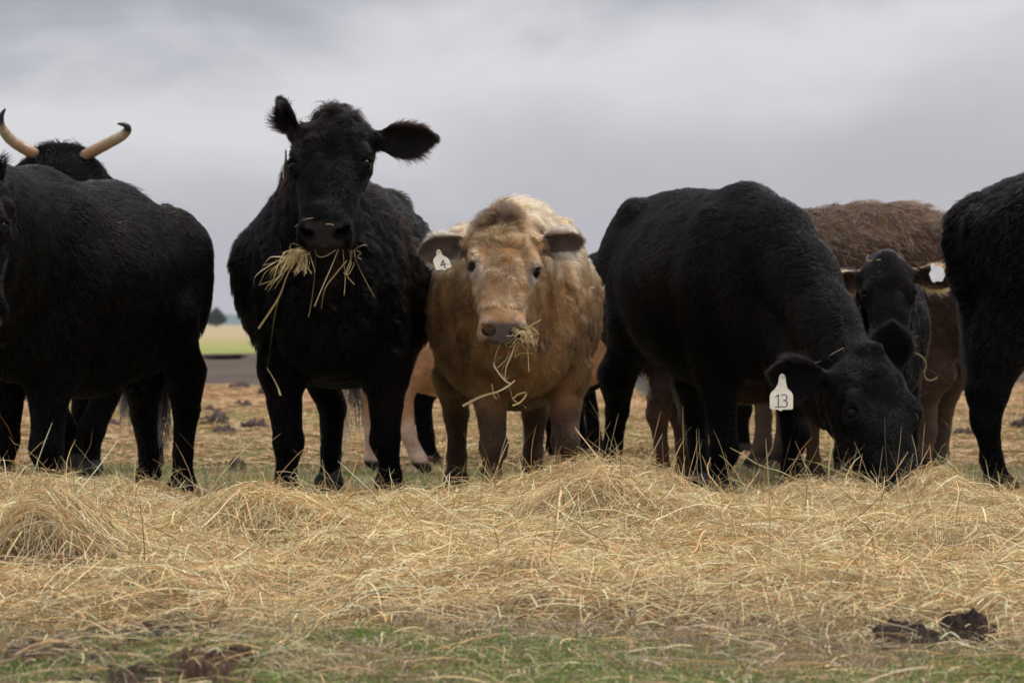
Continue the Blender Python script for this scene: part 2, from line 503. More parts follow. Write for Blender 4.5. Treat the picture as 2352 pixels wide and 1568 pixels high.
def mx_(f, a, b_):
    n = t.nodes.new('ShaderNodeMix'); n.data_type = 'RGBA'
    for s, v in ((n.inputs[0], f), (n.inputs[6], a), (n.inputs[7], b_)):
        if isinstance(v, float): s.default_value = v
        elif isinstance(v, tuple): s.default_value = v + (1,) if len(v) == 3 else v
        else: t.links.new(v, s)
    return n.outputs[2]
def ma_(op, a, b_):
    n = t.nodes.new('ShaderNodeMath'); n.operation = op
    for i, v in enumerate((a, b_)):
        if isinstance(v, (int, float)): n.inputs[i].default_value = v
        else: t.links.new(v, n.inputs[i])
    return n.outputs[0]
# near turf: soil, thatch, green patches
soil = mx_(mr_(nz_(40), .35, .65), (.075, .055, .035), (.24, .175, .10))
near = mx_(mr_(nz_(3.2), .45, .62), soil, (.11, .14, .045))
near = mx_(mr_(nz_(120, 3), .5, .62), near, (.33, .25, .15))
straw = mx_(mr_(nz_(6, 4, .6, (1, .5, 1)), .35, .62), (.24, .14, .07), (.50, .31, .15))
straw = mx_(mr_(nz_(1.5, 5, .65, (1, .6, 1)), .58, .66), straw, (.085, .06, .05))
straw = mx_(mr_(nz_(25, 3), .5, .7), straw, (.52, .33, .15))
straw = mx_(mr_(nz_(.9, 5, .65, (1, .5, 1)), .52, .62), straw, (.20, .20, .07))
mixed = mx_(mr_(nz_(1.9, 5, .65, (1, .4, 1)), .38, .62), (.20, .21, .07), straw)
mud_c = mx_(mr_(nz_(.5, 6, .6, (1, .2, 1)), .3, .7), (.075, .055, .044), (.12, .09, .07))
green = mx_(mr_(nz_(.09, 4, .6), .3, .7), (.22, .25, .07), (.31, .29, .10))
tanf = mx_(mr_(nz_(.05, 5, .6), .3, .7), (.34, .255, .145), (.42, .33, .19))
wob = ma_('MULTIPLY', ma_('SUBTRACT', nz_(.45, 4), .5), 1.0)
yy = ma_('MULTIPLY', sp.outputs[1], ma_('ADD', 1.0, ma_('MULTIPLY', wob, .35)))
c = mx_(mr_(yy, 19.0, 27.0), near, mixed)
c = mx_(mr_(yy, 29.0, 42.0), c, straw)
c = mx_(mr_(yy, 47.0, 54.0), c, mud_c)
c = mx_(mr_(sp.outputs[1], 91.0, 95.0), c, green)
c = mx_(mr_(yy, 110.0, 270.0), c, tanf)
t.links.new(c, b.inputs['Base Color']); b.inputs['Roughness'].default_value = .95; b.inputs['Specular IOR Level'].default_value = .1
bp = t.nodes.new('ShaderNodeBump'); bp.inputs['Strength'].default_value = .8; bp.inputs['Distance'].default_value = .02
t.links.new(nz_(30, 6), bp.inputs['Height']); t.links.new(bp.outputs[0], b.inputs['Normal'])
tag(mesh_obj('ground', np.stack([Xg, Yg, Zg], -1).reshape(-1, 3), GF, gm), kind='structure')

# hills on the horizon
hx = np.linspace(-2600, 2600, 200)
hz = 16 + 9 * vnoise(np.stack([hx, 0 * hx, 0 * hx], -1), .0016, 4) + 3 * vnoise(np.stack([hx, 0 * hx, 0 * hx], -1), .008, 6)
hv, hf = [], []
for j, (dy, k) in enumerate(((0, 0), (160, .55), (420, .9), (700, 1.0), (1300, .8), (2200, 0))):
    hv.append(np.stack([hx, 6400 + dy + 0 * hx, hz * k - 1.0], -1))
ih = np.arange(6 * 200).reshape(6, 200)
hm, t2, b2 = new_mat('wooded_hills'); b2.inputs['Base Color'].default_value = (.07, .10, .09, 1); b2.inputs['Roughness'].default_value = 1
tag(mesh_obj('hills', np.concatenate(hv), np.stack([ih[:-1, :-1], ih[:-1, 1:], ih[1:, 1:], ih[1:, :-1]], -1).reshape(-1, 4), hm), kind='structure')

# ------------------------------------------------------------------ ribbons: hay, straw and grass
def ribbons(PT, Wd, roll, cols):
    """PT (n,k,3) centre lines, Wd (n,k) widths, roll (n,) -> V, F, C"""
    n, k, _ = PT.shape
    tg = unit(np.gradient(PT, axis=1))
    upv = np.tile(np.array([0, 0, 1.0]), (n, k, 1))
    sd = np.cross(tg, upv); sd = unit(sd + np.array([1e-4, 0, 0])); no = np.cross(sd, tg)
    r = roll[:, None, None]
    s = sd * np.cos(r) + no * np.sin(r)
    V = np.stack([PT - s * Wd[..., None] * .5, PT + s * Wd[..., None] * .5], 2).reshape(-1, 3)
    b_ = (np.arange(n) * k * 2)[:, None] + (np.arange(k - 1) * 2)[None]
    F = np.stack([b_, b_ + 1, b_ + 3, b_ + 2], -1).reshape(-1, 4)
    return V, F, np.repeat(cols, k * 2, axis=0)
HAYC = np.array([(.66, .47, .23), (.62, .41, .18), (.56, .35, .14), (.68, .51, .28), (.50, .43, .20), (.74, .60, .37), (.60, .33, .14), (.60, .50, .26), (.40, .25, .10), (.46, .42, .21)])
def straw_mat(name, rough=.6, trans=.25):
    m, t, b = new_mat(name)
    at = t.nodes.new('ShaderNodeAttribute'); at.attribute_name = 'col'
    t.links.new(at.outputs['Color'], b.inputs['Base Color']); b.inputs['Roughness'].default_value = rough; b.inputs['Specular IOR Level'].default_value = .35
    o = t.nodes['Material Output']; tr = t.nodes.new('ShaderNodeBsdfTranslucent'); t.links.new(at.outputs['Color'], tr.inputs[0])
    ms = t.nodes.new('ShaderNodeMixShader'); ms.inputs[0].default_value = trans
    t.links.new(b.outputs[0], ms.inputs[1]); t.links.new(tr.outputs[0], ms.inputs[2]); t.links.new(ms.outputs[0], o.inputs[0])
    return m
M['straw'] = straw_mat('dry_hay', .6, .12); M['blade'] = straw_mat('grass_blade', .55, .3)
BRN = np.array([(.34, .24, .16), (.42, .32, .22), (.26, .17, .11), (.50, .40, .28), (.38, .25, .16)])
HF = 1.0
rng = np.random.RandomState(77)
def sample_xy(n, y0, y1, wide=1.12):
    # uniform on the wedge of ground the picture can see
    y = np.sqrt(rng.rand(n) * (y1**2 - y0**2) + y0**2); x = (rng.rand(n) * 2 - 1) * 1176 / FPX * y * wide
    return x, y
def hay_strands(n, y0, y1, layer, lmin, lmax, dens=None, stray=0.0, wmul=1.0, k=7, coh=.6, zoff=0.0, pal=HAYC, arch=.02, tl_=.10):
    x, y = sample_xy(n, y0, y1)
    if dens is not None:
        kp = rng.rand(n) < dens(x, y); x, y = x[kp], y[kp]
    n = len(x)
    p = np.stack([x, y, 0 * x], -1)
    L = lmin + (lmax - lmin) * rng.rand(n) ** 1.6
    th = np.where(rng.rand(n) < coh, vnoise(p, 2.6, 21) * 4.0 + vnoise(p, 9, 22) * 1.8 + rng.randn(n) * .30, rng.rand(n) * 6.283)
    kap = rng.randn(n) * 2.2; kap2 = rng.randn(n) * 9
    base = rng.rand(n) ** 1.3
    z0 = zoff + (base - .75) * layer
    tilt = rng.randn(n) * tl_
    if stray:
        st = rng.rand(n) < stray; tilt = np.where(st, np.abs(rng.randn(n)) * .55 + .1, tilt)
    PT = np.zeros((n, k, 3)); cx, cy = x.copy(), y.copy(); hz0 = hay_h(x, y)
    ar = rng.rand(n) * arch
    kn = rng.randint(2, k - 1, n); kb = np.where(rng.rand(n) < .3, rng.randn(n) * .8, 0)
    for i in range(k):
        f = i / (k - 1)
        hh_ = hay_h(cx, cy)
        z = hh_ + z0 + np.sin(tilt) * L * f + ar * np.sin(f * 3.14) + kap2 * .002 * (f - .5)
        PT[:, i] = np.stack([cx, cy, np.maximum(z, gz(cx, cy) + .002)], -1)
        a_ = th + kap * L * f + np.where(i >= kn, kb, 0)
        st_ = L / (k - 1) * np.cos(np.minimum(tilt, 1.3))
        cx = cx + np.cos(a_) * st_; cy = cy + np.sin(a_) * st_
    W_ = (.0012 + .0020 * rng.rand(n) ** 2.4) * wmul * (1 + 1.0 * (rng.rand(n) < .05))
    W_ = W_[:, None] * np.ones(k); W_[:, -1] *= .4
    zone = vnoise(p, 1.4, 31)
    ci = (rng.randint(0, len(pal), n) + np.where(zone > .15, 0, 4)) % len(pal); ci = np.where(rng.rand(n) < .5, rng.randint(0, len(pal), n), ci); C = pal[ci] * (.62 + 1.05 * rng.rand(n) ** .8)[:, None]
    C = C * (1 + .10 * zone[:, None] * np.array([1.0, .8, .3]))
    C = np.minimum(C * (.50 + .50 * sstep(0, .9, base))[:, None], .85)     # shade inside the pile painted in: deeper stems darker
    roll = rng.randn(n) * .7
    return ribbons(PT, W_, roll, C)
def cat(parts):
    V, F, C, o = [], [], [], 0
    for v, f, c in parts:
        V.append(v); F.append(f + o); C.append(c); o += len(v)
    return np.concatenate(V), np.concatenate(F), np.concatenate(C)
def in_hole(x, y):
    r = 0 * x
    for mx_, my_, w_, hh_, sy in HOLES: r = np.maximum(r, np.exp(-((x - mx_) / (w_ * .85)) ** 2 - ((y - my_) / (sy * .75)) ** 2) * min(1, hh_ / .09))
    return r
def steep(x, y): return sstep(.35, .9, (hay_h(x, y + .03) - hay_h(x, y - .03)) / .06)
ins = lambda x, y: hay_edge(x, y) * (1 - .93 * in_hole(x, y)) * (1 - .72 * steep(x, y))
parts = [hay_strands(int(1400 * HF), 8.6, 10.6, .004, .05, .22, zoff=.05, coh=.1, dens=lambda x, y: 1.0 * (np.abs(x + .72) < .35)),
         hay_strands(int(120000 * HF), 8.6, 18.6, .115, .05, .28, dens=ins, coh=.38, k=6, tl_=.14),
         hay_strands(int(120000 * HF), 8.6, 18.6, .085, .03, .15, dens=ins, coh=.15, k=5, tl_=.42, zoff=.004),
         hay_strands(int(60000 * HF), 8.6, 18.6, .03, .08, .38, dens=ins, stray=.03, zoff=.010, arch=.03, coh=.3),
         hay_strands(int(3200 * HF), 15.5, 18.2, .02, .08, .24, dens=ins, stray=.6, zoff=.0, arch=.01, coh=.1),
         hay_strands(int(10000 * HF), 8.2, 12.5, .004, .04, .25, dens=lambda x, y: .85 * (1 - hay_edge(x, y)), zoff=.010, coh=.2),
         hay_strands(int(38000 * HF), 8.2, 12.0, .004, .015, .09, dens=lambda x, y: .95 * (1 - .7 * hay_edge(x, y)), zoff=.005, coh=.1, k=4, pal=BRN, wmul=1.1),
         hay_strands(int(5000 * HF), 17.4, 22, .004, .05, .25, dens=lambda x, y: .8 * sstep(21, 17.5, y), zoff=.006, coh=.1)]
V, F, C = cat(parts)
# the packed bed under the loose stems
bx = np.linspace(-2.6, 2.6, 420); by = np.linspace(8.6, 18.9, 520)
BX, BY = np.meshgrid(bx, by, indexing='ij'); E = hay_edge(BX, BY)
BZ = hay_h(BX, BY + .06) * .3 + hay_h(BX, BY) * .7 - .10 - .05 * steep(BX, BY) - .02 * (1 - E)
BZ = np.where(E > .02, BZ, -.06)
ib = np.arange(420 * 520).reshape(420, 520)
BF = np.stack([ib[:-1, :-1], ib[1:, :-1], ib[1:, 1:], ib[:-1, 1:]], -1).reshape(-1, 4)
keepf = (E.ravel()[BF] > .02).any(1) & (BZ.ravel()[BF] > -.05).all(1)
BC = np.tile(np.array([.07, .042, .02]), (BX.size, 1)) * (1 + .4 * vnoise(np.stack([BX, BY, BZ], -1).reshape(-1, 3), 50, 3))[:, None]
BV = np.stack([BX, BY, BZ], -1).reshape(-1, 3)
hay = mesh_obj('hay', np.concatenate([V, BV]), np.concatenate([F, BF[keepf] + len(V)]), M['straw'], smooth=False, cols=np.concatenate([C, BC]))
tag(hay, 'thick bed of loose dry hay spread along the ground in front of the cattle', 'hay', kind='stuff')

# grass blades
GRN = np.array([(.12, .24, .03), (.17, .31, .04), (.20, .30, .06), (.09, .17, .03)])
DRY = np.array([(.36, .27, .16), (.28, .20, .12), (.42, .34, .22), (.24, .16, .10), (.45, .38, .22)])
def blades(n, y0, y1, hmin, hmax, w0, gfrac, dens=None, k=4, lay=.9):
    x, y = sample_xy(n, y0, y1)
    p = np.stack([x, y, 0 * x], -1); pat = vnoise(p, 2.3, 41) + .6 * vnoise(p, 7, 42)
    if dens is not None:
        kp = rng.rand(n) < dens(x, y); x, y, p, pat = x[kp], y[kp], p[kp], pat[kp]; n = len(x)
    g = rng.rand(n) < gfrac * sstep(-.5, .7, pat)
    H_ = hmin + (hmax - hmin) * rng.rand(n) ** 1.5; th = rng.rand(n) * 6.283
    lean = np.where(g, .25 + .6 * rng.rand(n), lay * (.4 + 1.0 * rng.rand(n)))
    PT = np.zeros((n, k, 3)); z0 = gz(x, y)
    for i in range(k):
        f = i / (k - 1); a_ = lean * f
        PT[:, i] = np.stack([x + np.cos(th) * H_ * f * np.sin(lean * (.5 + .5 * f)), y + np.sin(th) * H_ * f * np.sin(lean * (.5 + .5 * f)), z0 - .003 + np.maximum(H_ * f * np.cos(lean * (.5 + .5 * f)), .002 * f)], -1)
    W_ = w0 * (.6 + .8 * rng.rand(n))[:, None] * np.linspace(1, .25, k)[None]
    C = np.where(g[:, None], GRN[rng.randint(0, 4, n)], DRY[rng.randint(0, 5, n)]) * (.75 + .5 * rng.rand(n))[:, None]
    return ribbons(PT, W_, rng.rand(n) * 3.14, C)
V, F, C = cat([blades(int(140000 * HF), 8.3, 12.2, .012, .045, .0024, 1.05, dens=lambda x, y: 1 - .8 * hay_edge(x, y), k=3),
               blades(int(6000 * HF), 8.3, 11.5, .03, .075, .003, .9, dens=lambda x, y: 1 - .6 * hay_edge(x, y), k=4, lay=.6)])
tag(mesh_obj('grass', V, F, M['blade'], smooth=False, cols=C), 'short patchy green and dry grass in front of the hay', 'grass', kind='stuff')
V, F, C = cat([blades(int(100000 * HF), 17.3, 38, .015, .06, .005, .7, k=3)])
tag(mesh_obj('grass', V, F, M['blade'], smooth=False, cols=C), 'thin green and straw coloured grass under and behind the cattle', 'grass', kind='stuff')
# straw litter trodden into the yard behind
def litter(n, y0, y1):
    x, y = sample_xy(n, y0, y1); th = rng.rand(n) * 6.283; L = .08 + .18 * rng.rand(n)
    PT = np.zeros((n, 3, 3))
    for i in range(3):
        f = i / 2; px, py = x + np.cos(th) * L * f, y + np.sin(th) * L * f
        PT[:, i] = np.stack([px, py, gz(px, py) + .01 + .03 * rng.rand(n)], -1)
    C = np.array([(.50, .31, .14), (.44, .26, .11), (.55, .39, .20), (.30, .17, .09)])[rng.randint(0, 4, n)] * (.7 + .5 * rng.rand(n))[:, None]
    return ribbons(PT, np.full((n, 3), .007), rng.randn(n) * .5, C)
V, F, C = litter(int(34000 * HF), 22, 50)
tag(mesh_obj('straw_litter', V, F, M['straw'], smooth=False, cols=C), 'orange straw litter trodden into the bare ground behind the herd', 'straw', kind='stuff')

# ------------------------------------------------------------------ clods and dung
M['dung'] = attr_mat('dark_earth', rough=.95, noise=.5, nscale=45, bump=1.0, bscale=70, spec=.1)
def clod(name, c, r, seed, col=(.055, .035, .025), label=None, cat_='clod', group=None, res=46, rough=1.0):
    V, F_ = uv_ball(np.zeros(3), 1.0, res, res // 2)
    d = 1 + .30 * rough * vnoise(V + seed, 1.6, seed) + .22 * rough * vnoise(V + seed, 4.0, seed + 1) + .10 * vnoise(V + seed, 10, seed + 2)
    V = V * d[:, None] * np.array(r)
    c = np.array([c[0], c[1], gz(np.array([c[0]]), np.array([c[1]]))[0] + .55 * r[2] + .02])
    V = V + c; V[:, 2] = np.maximum(V[:, 2], c[2] - .6 * r[2] - .02)
    cc = np.tile(np.array(col), (len(V), 1)) * (1 + .5 * vnoise(V, 25, 2))[:, None]
    org = (c[0], c[1], c[2] - .55 * r[2] - .02)
    o = mesh_obj(name, V, F_, M['dung'], origin=org, cols=cc)
    return tag(o, label, cat_, group)
def at_ground(u, v): 
    Y_ = 7350.0 / (v - HOR); return np.array([(u - 1176) * Y_ / FPX, Y_, 0])
def patch(name, c, rx, ry, h, seed, col, label, cat_, group=None, n_=90, up_=0.0, rg=1.0):
    g = np.linspace(-1.3, 1.3, n_); gx, gy = np.meshgrid(g, g, indexing='ij')
    p = np.stack([gx, gy, 0 * gx + seed], -1)
    r = np.sqrt(gx**2 + gy**2) * (1 + .35 * vnoise(p, 1.7, seed) + .18 * vnoise(p, 5, seed + 1))
    z = h * np.sqrt(np.clip(1 - r**2, 0, 1)) * (.55 + rg * .6 * vnoise(p, 2.3, seed + 2) + rg * .35 * vnoise(p, 6, seed + 3)) + rg * h * .18 * vnoise(p, 14, seed + 4) * (r < 1)
    wx, wy = c[0] + gx * rx, c[1] + gy * ry
    z = np.maximum(z, 0) + gz(wx, wy) + np.where(r < 1, .004 + up_, -.02)
    z = np.maximum(z, gz(wx, wy) - .02)
    V = np.stack([wx, wy, z], -1).reshape(-1, 3); ix_ = np.arange(n_ * n_).reshape(n_, n_)
    Fq = np.stack([ix_[:-1, :-1], ix_[1:, :-1], ix_[1:, 1:], ix_[:-1, 1:]], -1).reshape(-1, 4)
    Fq = Fq[(r.ravel()[Fq] < 1.05).all(1)]
    used = np.zeros(len(V), bool); used[Fq.ravel()] = True; mp_ = np.cumsum(used) - 1
    cc = np.tile(np.array(col), (len(V), 1)) * (1 + .6 * vnoise(V, 40, 2))[:, None]
    o = mesh_obj(name, V[used], mp_[Fq], M['dung'], origin=(c[0], c[1], float(z[r < 1].min())), cols=cc[used])
    return tag(o, label, cat_, group)
patch('dung_heap', at_ground(470, 1562), .10, .34, .055, 3, (.062, .036, .023), 'low dark brown dung heap in the grass at the bottom left with straws across it', 'dung heap')
patch('mud_clod', at_ground(2232, 1478), .060, .20, .095, 58, (.030, .018, .014), 'tallest dark brown clod sitting in the hay at the lower right', 'clod', rg=.35)
patch('mud_patch', at_ground(2095, 1482), .11, .28, .05, 13, (.026, .016, .013), 'flat dark clod in the hay just left of the tallest brown one', 'clod', rg=.6)
patch('mud_patch', at_ground(375, 1470), .12, .45, .035, 21, (.020, .016, .017), 'flat blackish mud patch under straws above the dung heap', 'mud patch')
patch('mud_patch', at_ground(170, 1510), .13, .6, .035, 24, (.042, .028, .020), 'flat brown mud patch at the lower left edge of the hay', 'mud patch')
patch('mud_patch', at_ground(270, 1590), .12, .5, .03, 29, (.042, .026, .018), 'small brown mud patch at the bottom edge left of the dung heap', 'mud patch')
CL = [(558, 938, 26, 'small flat dark clod in the middle of the gap left of the big black cow'),
      (478, 947, 20, 'small dark clod touching the tail side of the left black cow'),
      (588, 990, 32, 'largest near clod in the gap, beside the front leg of the big black cow'),
      (520, 1000, 22, 'round clod in the gap, nearer than the small flat dark one'),
      (622, 920, 36, 'long low clod on the straw, half hidden by the big black cow'),
      (492, 975, 24, 'brown clod in the gap just right of the left cow and its tail'),
      (548, 902, 20, 'farthest clod in the gap, close to the bare mud strip'),
      (545, 1080, 15, 'small clod in green grass just behind the hay left of the big black cow'),
      (742, 925, 20, 'dark clod seen between the front legs of the big black cow'),
      (1362, 925, 22, 'dark clod on straw in the gap between the tan calf and the grazing cow'),
      (1358, 990, 18, 'smaller nearer clod in the gap between the tan calf and the grazing cow'),
      (275, 935, 24, 'dark clod under the belly of the left cow near its udder'),
      (250, 985, 18, 'small clod between the front and hind legs of the left cow'),
      (50, 935, 22, 'dark clod between the two front legs of the left cow'),
      (1740, 1080, 16, 'small clod in grass between the front legs of the grazing cow'),
      (2118, 960, 22, 'brown clod behind the face of the grazing cow by the brown cow'),
      (2215, 1005, 22, 'dark clod left of the hind leg of the rightmost black cow'),
      (2342, 985, 20, 'dark clod at the right edge behind the hind leg of the rightmost cow')]
for i, (u, v, s, lab) in enumerate(CL):
    c_ = at_ground(u, v); k_ = s * c_[1] / FPX
    patch('clod', c_ + [0, 0, 0], k_ * 1.05, k_ * 2.6, k_ * .75, 40 + i, (.075, .052, .045), lab, 'clod', 'clods scattered on the straw behind the herd', 40, .03)
clod('mud_mound', at_ground(517, 833), (.40, 1.0, .05), 90, (.045, .034, .03), 'low blackish mound on the far edge of the bare mud strip', 'mound', res=30, rough=.5)

# ------------------------------------------------------------------ the far tree
TY = 1150.0
tb = np.array([(496 - 1176) * TY / FPX, TY, 0.0]); th_t = 44 * TY / FPX
tr = empty('tree', tuple(tb)); tag(tr, 'small blurred dark green tree far off on the horizon at the left', 'tree')
G_ = Field(); G_.cone(tb + [0, 0, -.2], tb + [0, 0, th_t * .6], .22, .10); G_.cone(tb + [0, 0, 1.2], tb + [.9, .2, 2.6], .1, .05); G_.cone(tb + [0, 0, 1.4], tb + [-.8, -.2, 2.8], .1, .05)
v_, q_ = G_.mesh(.08); bark = simple('bark', (.09, .07, .05), .9, .1); mesh_obj('trunk', v_, q_, bark, tr, tb)
nl = 5200; uu = rng.randn(nl, 3); uu = unit(uu) * (rng.rand(nl)[:, None] ** .4)
zz = (uu[:, 2] * .5 + .5); wd = (1 - zz) ** .7 * 3.6 * (1 + .3 * vnoise(uu, 3, 2))
cp = tb + np.stack([uu[:, 0] * wd, uu[:, 1] * wd, .5 + zz * (th_t - .4)], -1) + .25 * np.stack([vnoise(uu, 5, i) for i in range(3)], -1)
PT = np.stack([cp, cp + unit(rng.randn(nl, 3)) * .18, cp + unit(rng.randn(nl, 3)) * .3], 1)
V, F, C = ribbons(PT, np.full((nl, 3), .16), rng.rand(nl) * 3, np.array([(.07, .10, .06)]) * (.6 + .8 * rng.rand(nl))[:, None])
mesh_obj('crown', V, F, M['blade'], tr, tb, smooth=False, cols=C)
FORE = [(.38, .17, .90, .14), (.33, .195, .70, .108), (.37, .20, .55, .068), (.40, .20, .405, .054), (.395, .20, .26, .037), (.40, .20, .125, .044), (.43, .20, .055, .050)]
HIND = [(-.50, .14, .98, .19), (-.34, .20, .74, .135), (-.50, .19, .62, .085), (-.64, .175, .475, .054), (-.61, .17, .29, .040), (-.595, .17, .125, .046), (-.555, .17, .055, .050)]
TRUNK = [(-.86, 1.00, .03, .06, .10, 0), (-.80, .98, .13, .15, .20, 0), (-.68, .97, .215, .225, .30, 0), (-.50, .965, .27, .305, .38, 0), (-.30, .95, .315, .34, .42, 0), (-.05, .93, .355, .345, .46, 0),
         (.18, .93, .345, .345, .46, 0), (.38, .96, .275, .345, .47, 0), (.54, .96, .225, .31, .42, 0), (.68, .93, .17, .22, .30, 0), (.76, .93, .04, .08, .08, 0)]
HEADT = [(-.055, .0, .02, .02, .02, 0), (-.03, 0, .080, .045, .07, 0), (.01, 0, .122, .072, .13, 0), (.08, 0, .137, .084, .175, 0), (.17, 0, .130, .076, .19, 0), (.27, 0, .117, .072, .165, 0),
         (.35, 0, .103, .060, .120, 0), (.42, 0, .094, .056, .080, 0), (.48, 0, .097, .054, .064, 0), (.525, 0, .096, .042, .056, 0), (.553, 0, .074, .018, .038, 0), (.565, 0, .02, .004, .015, 0)]

def cow(name, label, cat, root, yaw, sc, fat=1.0, head=None, legs=None, ears=None, paint=None, coat=None, h=0.012, hh=0.006,
        belly=0.0, group=None, mat_fur='fur', wither=0.0, tail=None, trunk=None, neckr=1.0, udder=False, eyes=True, seed=0, neck_mid=None,
        shoulder=1.0, hip=1.0, rump=0.0, back=0.0, tlen=1.0, tailcol=(.01, .009, .009)):
    O = np.array([root[0], root[1], 0.0]); a = math.radians(yaw)
    Fw = np.array([math.cos(a), math.sin(a), 0]); Lt = np.array([-math.sin(a), math.cos(a), 0]); U = np.array([0, 0, 1.0])
    R = np.array([Fw, Lt, U])
    Wp = lambda x, y, z: O + sc * (x * Fw + y * Lt + z * U)
    G = Field()
    T = [list(r) for r in (trunk or TRUNK)]
    for r in T:
        k = math.exp(-((r[0] + .05) / .38) ** 2)
        r[2] *= 1 + (fat - 1) * (0.35 + .65 * k); r[4] += belly * k
        r[1] += wither * math.exp(-((r[0] - .45) / .2) ** 2)
        r[1] -= rump * sstep(-.2, -.6, r[0])
        r[3] += back * math.exp(-((r[0] - .0) / .35) ** 2)
        for i in range(6): r[i] *= sc
    G.loft(O, R, T, 0.06, top=0.30, exp=2.2, low=0.10)
    # haunches, hip bones, shoulder blades, brisket
    for s in (1, -1):
        G.ell(Wp(-.52, s * .15, .93 - rump), np.array([.25, .13, .30]) * sc * hip, R, 0.07)
        G.ell(Wp(-.44, s * .185 * hip, 1.19 - rump), np.array([.075, .05, .055]) * sc, R, 0.07)
        G.ell(Wp(-.79, s * .085, 1.06), np.array([.05, .05, .07]) * sc, R, 0.06)
        G.ell(Wp(.42, s * .165, .93), np.array([.155, .105, .30]) * sc * shoulder, R, 0.06)
    G.ell(Wp(.55, 0, .69), np.array([.17, .16, .20]) * sc, R, 0.07)
    G.ell(Wp(.42, 0, 1.24 + wither), np.array([.17, .05, .07]) * sc, R, 0.07)
    # legs
    feet = []
    legs = legs or {}
    for nm, J, s in (('FL', FORE, 1), ('FR', FORE, -1), ('HL', HIND, 1), ('HR', HIND, -1)):
        L_ = legs.get(nm, {})
        sh = L_.get('shift', (0, 0))
        pts, rs = [], []
        for i, (x, y, z, r) in enumerate(J):
            wgt = (0, .25, .5, .75, .9, 1, 1)[i]
            q = Wp(x + sh[0] * wgt, s * y + sh[1] * wgt, z)
            if i in L_: q = P(L_[i][0], L_[i][1], q[1])
            pts.append(q); rs.append(r * sc * L_.get('r', 1.0))
        G.chain(pts[:3], rs[:3], 0.05, Lt, 0.85)
        G.chain(pts[2:6], rs[2:6], 0.022)
        fore = nm[0] == 'F'
        fd = unit(pts[6] - pts[5]); fd[2] = 0; fd = unit(fd) if np.linalg.norm(fd) > 1e-6 else Fw
        fd = Fw
        # cloven hoof: two claws
        ft = pts[5].copy(); base = ft + Fw * .03 * sc; base[2] = 0.045 * sc
        for c in (1, -1):
            q = base + Lt * c * .027 * sc
            G.cone(pts[5] + Lt * c * .012 * sc, q, rs[5] * .85, .034 * sc, 0.02)
            G.cone(q + U * -.006, q + Fw * .035 * sc - U * .012 * sc, .033 * sc, .026 * sc, 0.012)
        if fore:
            G.ell(pts[3] + Fw * .018 * sc + U * .005, np.array([.052, .052, .062]) * sc * L_.get('r', 1), R, 0.03)
        else:
            G.ell(pts[3] - Fw * .025 * sc + U * .03 * sc, np.array([.045, .035, .06]) * sc, R, 0.03)
        feet.append((nm, pts))
    if udder:
        G.ell(Wp(-.36, 0, .60), np.array([.16, .13, .11]) * sc, R, 0.06)
        for x, y in ((-.30, .06), (-.30, -.06), (-.42, .06), (-.42, -.06)):
            G.cone(Wp(x, y, .53), Wp(x, y, .455), .022 * sc, .012 * sc, 0.015)
    # tail
    tl = tail or [(-.74, 0, 1.17), (-.85, 0, 1.10), (-.895, 0, .95), (-.89, 0, .70), (-.87, 0, .50)]
    tp = [Wp(*q) for q in tl]
    tpp = catmull(tp, 12); tr = np.linspace(.038, .013, 12) * sc
    G.chain(list(tpp), list(tr), 0.03)
    # head and neck
    hd = head; hs = hd['hs']; n = unit(hd['nose']); l = np.array(hd['lat'], float); l = unit(l - (l @ n) * n); d = np.cross(n, l)
    HP = np.array(hd['poll'], float); HA = np.array([n, l, d]); wd_ = hd.get('wd', 1.08)
    Hp = lambda s, y, z: HP + hs * (s * n + y * wd_ * l + z * d)
    G.loft(HP, HA, [[c * hs * (wd_ if i == 2 else 1) for i, c in enumerate(r)] for r in HEADT], 0.018, top=0.10, exp=2.5, low=0.22)
    G.cone(Hp(.16, 0, -.14), Hp(.49, 0, -.082), .055 * hs, .026 * hs, 0.02 * hs, l, 1.75)   # lower jaw
    G.ell(Hp(.525, 0, -.078), np.array([.022, .058, .022]) * hs, HA, 0.012)                 # lower lip
    G.ell(Hp(-.03, 0, .035), np.array([.045, .060 * hd.get('pollw', 1.0), .050]) * hs, HA, 0.035)                  # poll
    for s in (1, -1):
        G.ell(Hp(.10, s * .085, -.07), np.array([.12, .048, .11]) * hs, HA, 0.04)          # cheek
        G.ell(Hp(.158, s * .112, .046), np.array([.044, .034, .026]) * hs, HA, 0.022)       # brow
        G.ell(Hp(.205, s * .116, .022), np.array([.042, .032, .036]) * hs, HA, 0.018)       # orbit
        G.ell(Hp(.33, s * .085, -.02), np.array([.10, .018, .012]) * hs, HA, 0.02)          # cheek crest
        G.ell(Hp(.492, s * .062, .022), np.array([.044, .036, .034]) * hs, HA, 0.014)       # nostril wing
        G.ell(Hp(.52, s * .068, -.030), np.array([.036, .032, .040]) * hs, HA, 0.02)       # upper lip pad
    G.ell(Hp(.45, 0, .03), np.array([.06, .05, .034]) * hs, HA, 0.03)
    eye_c = {}
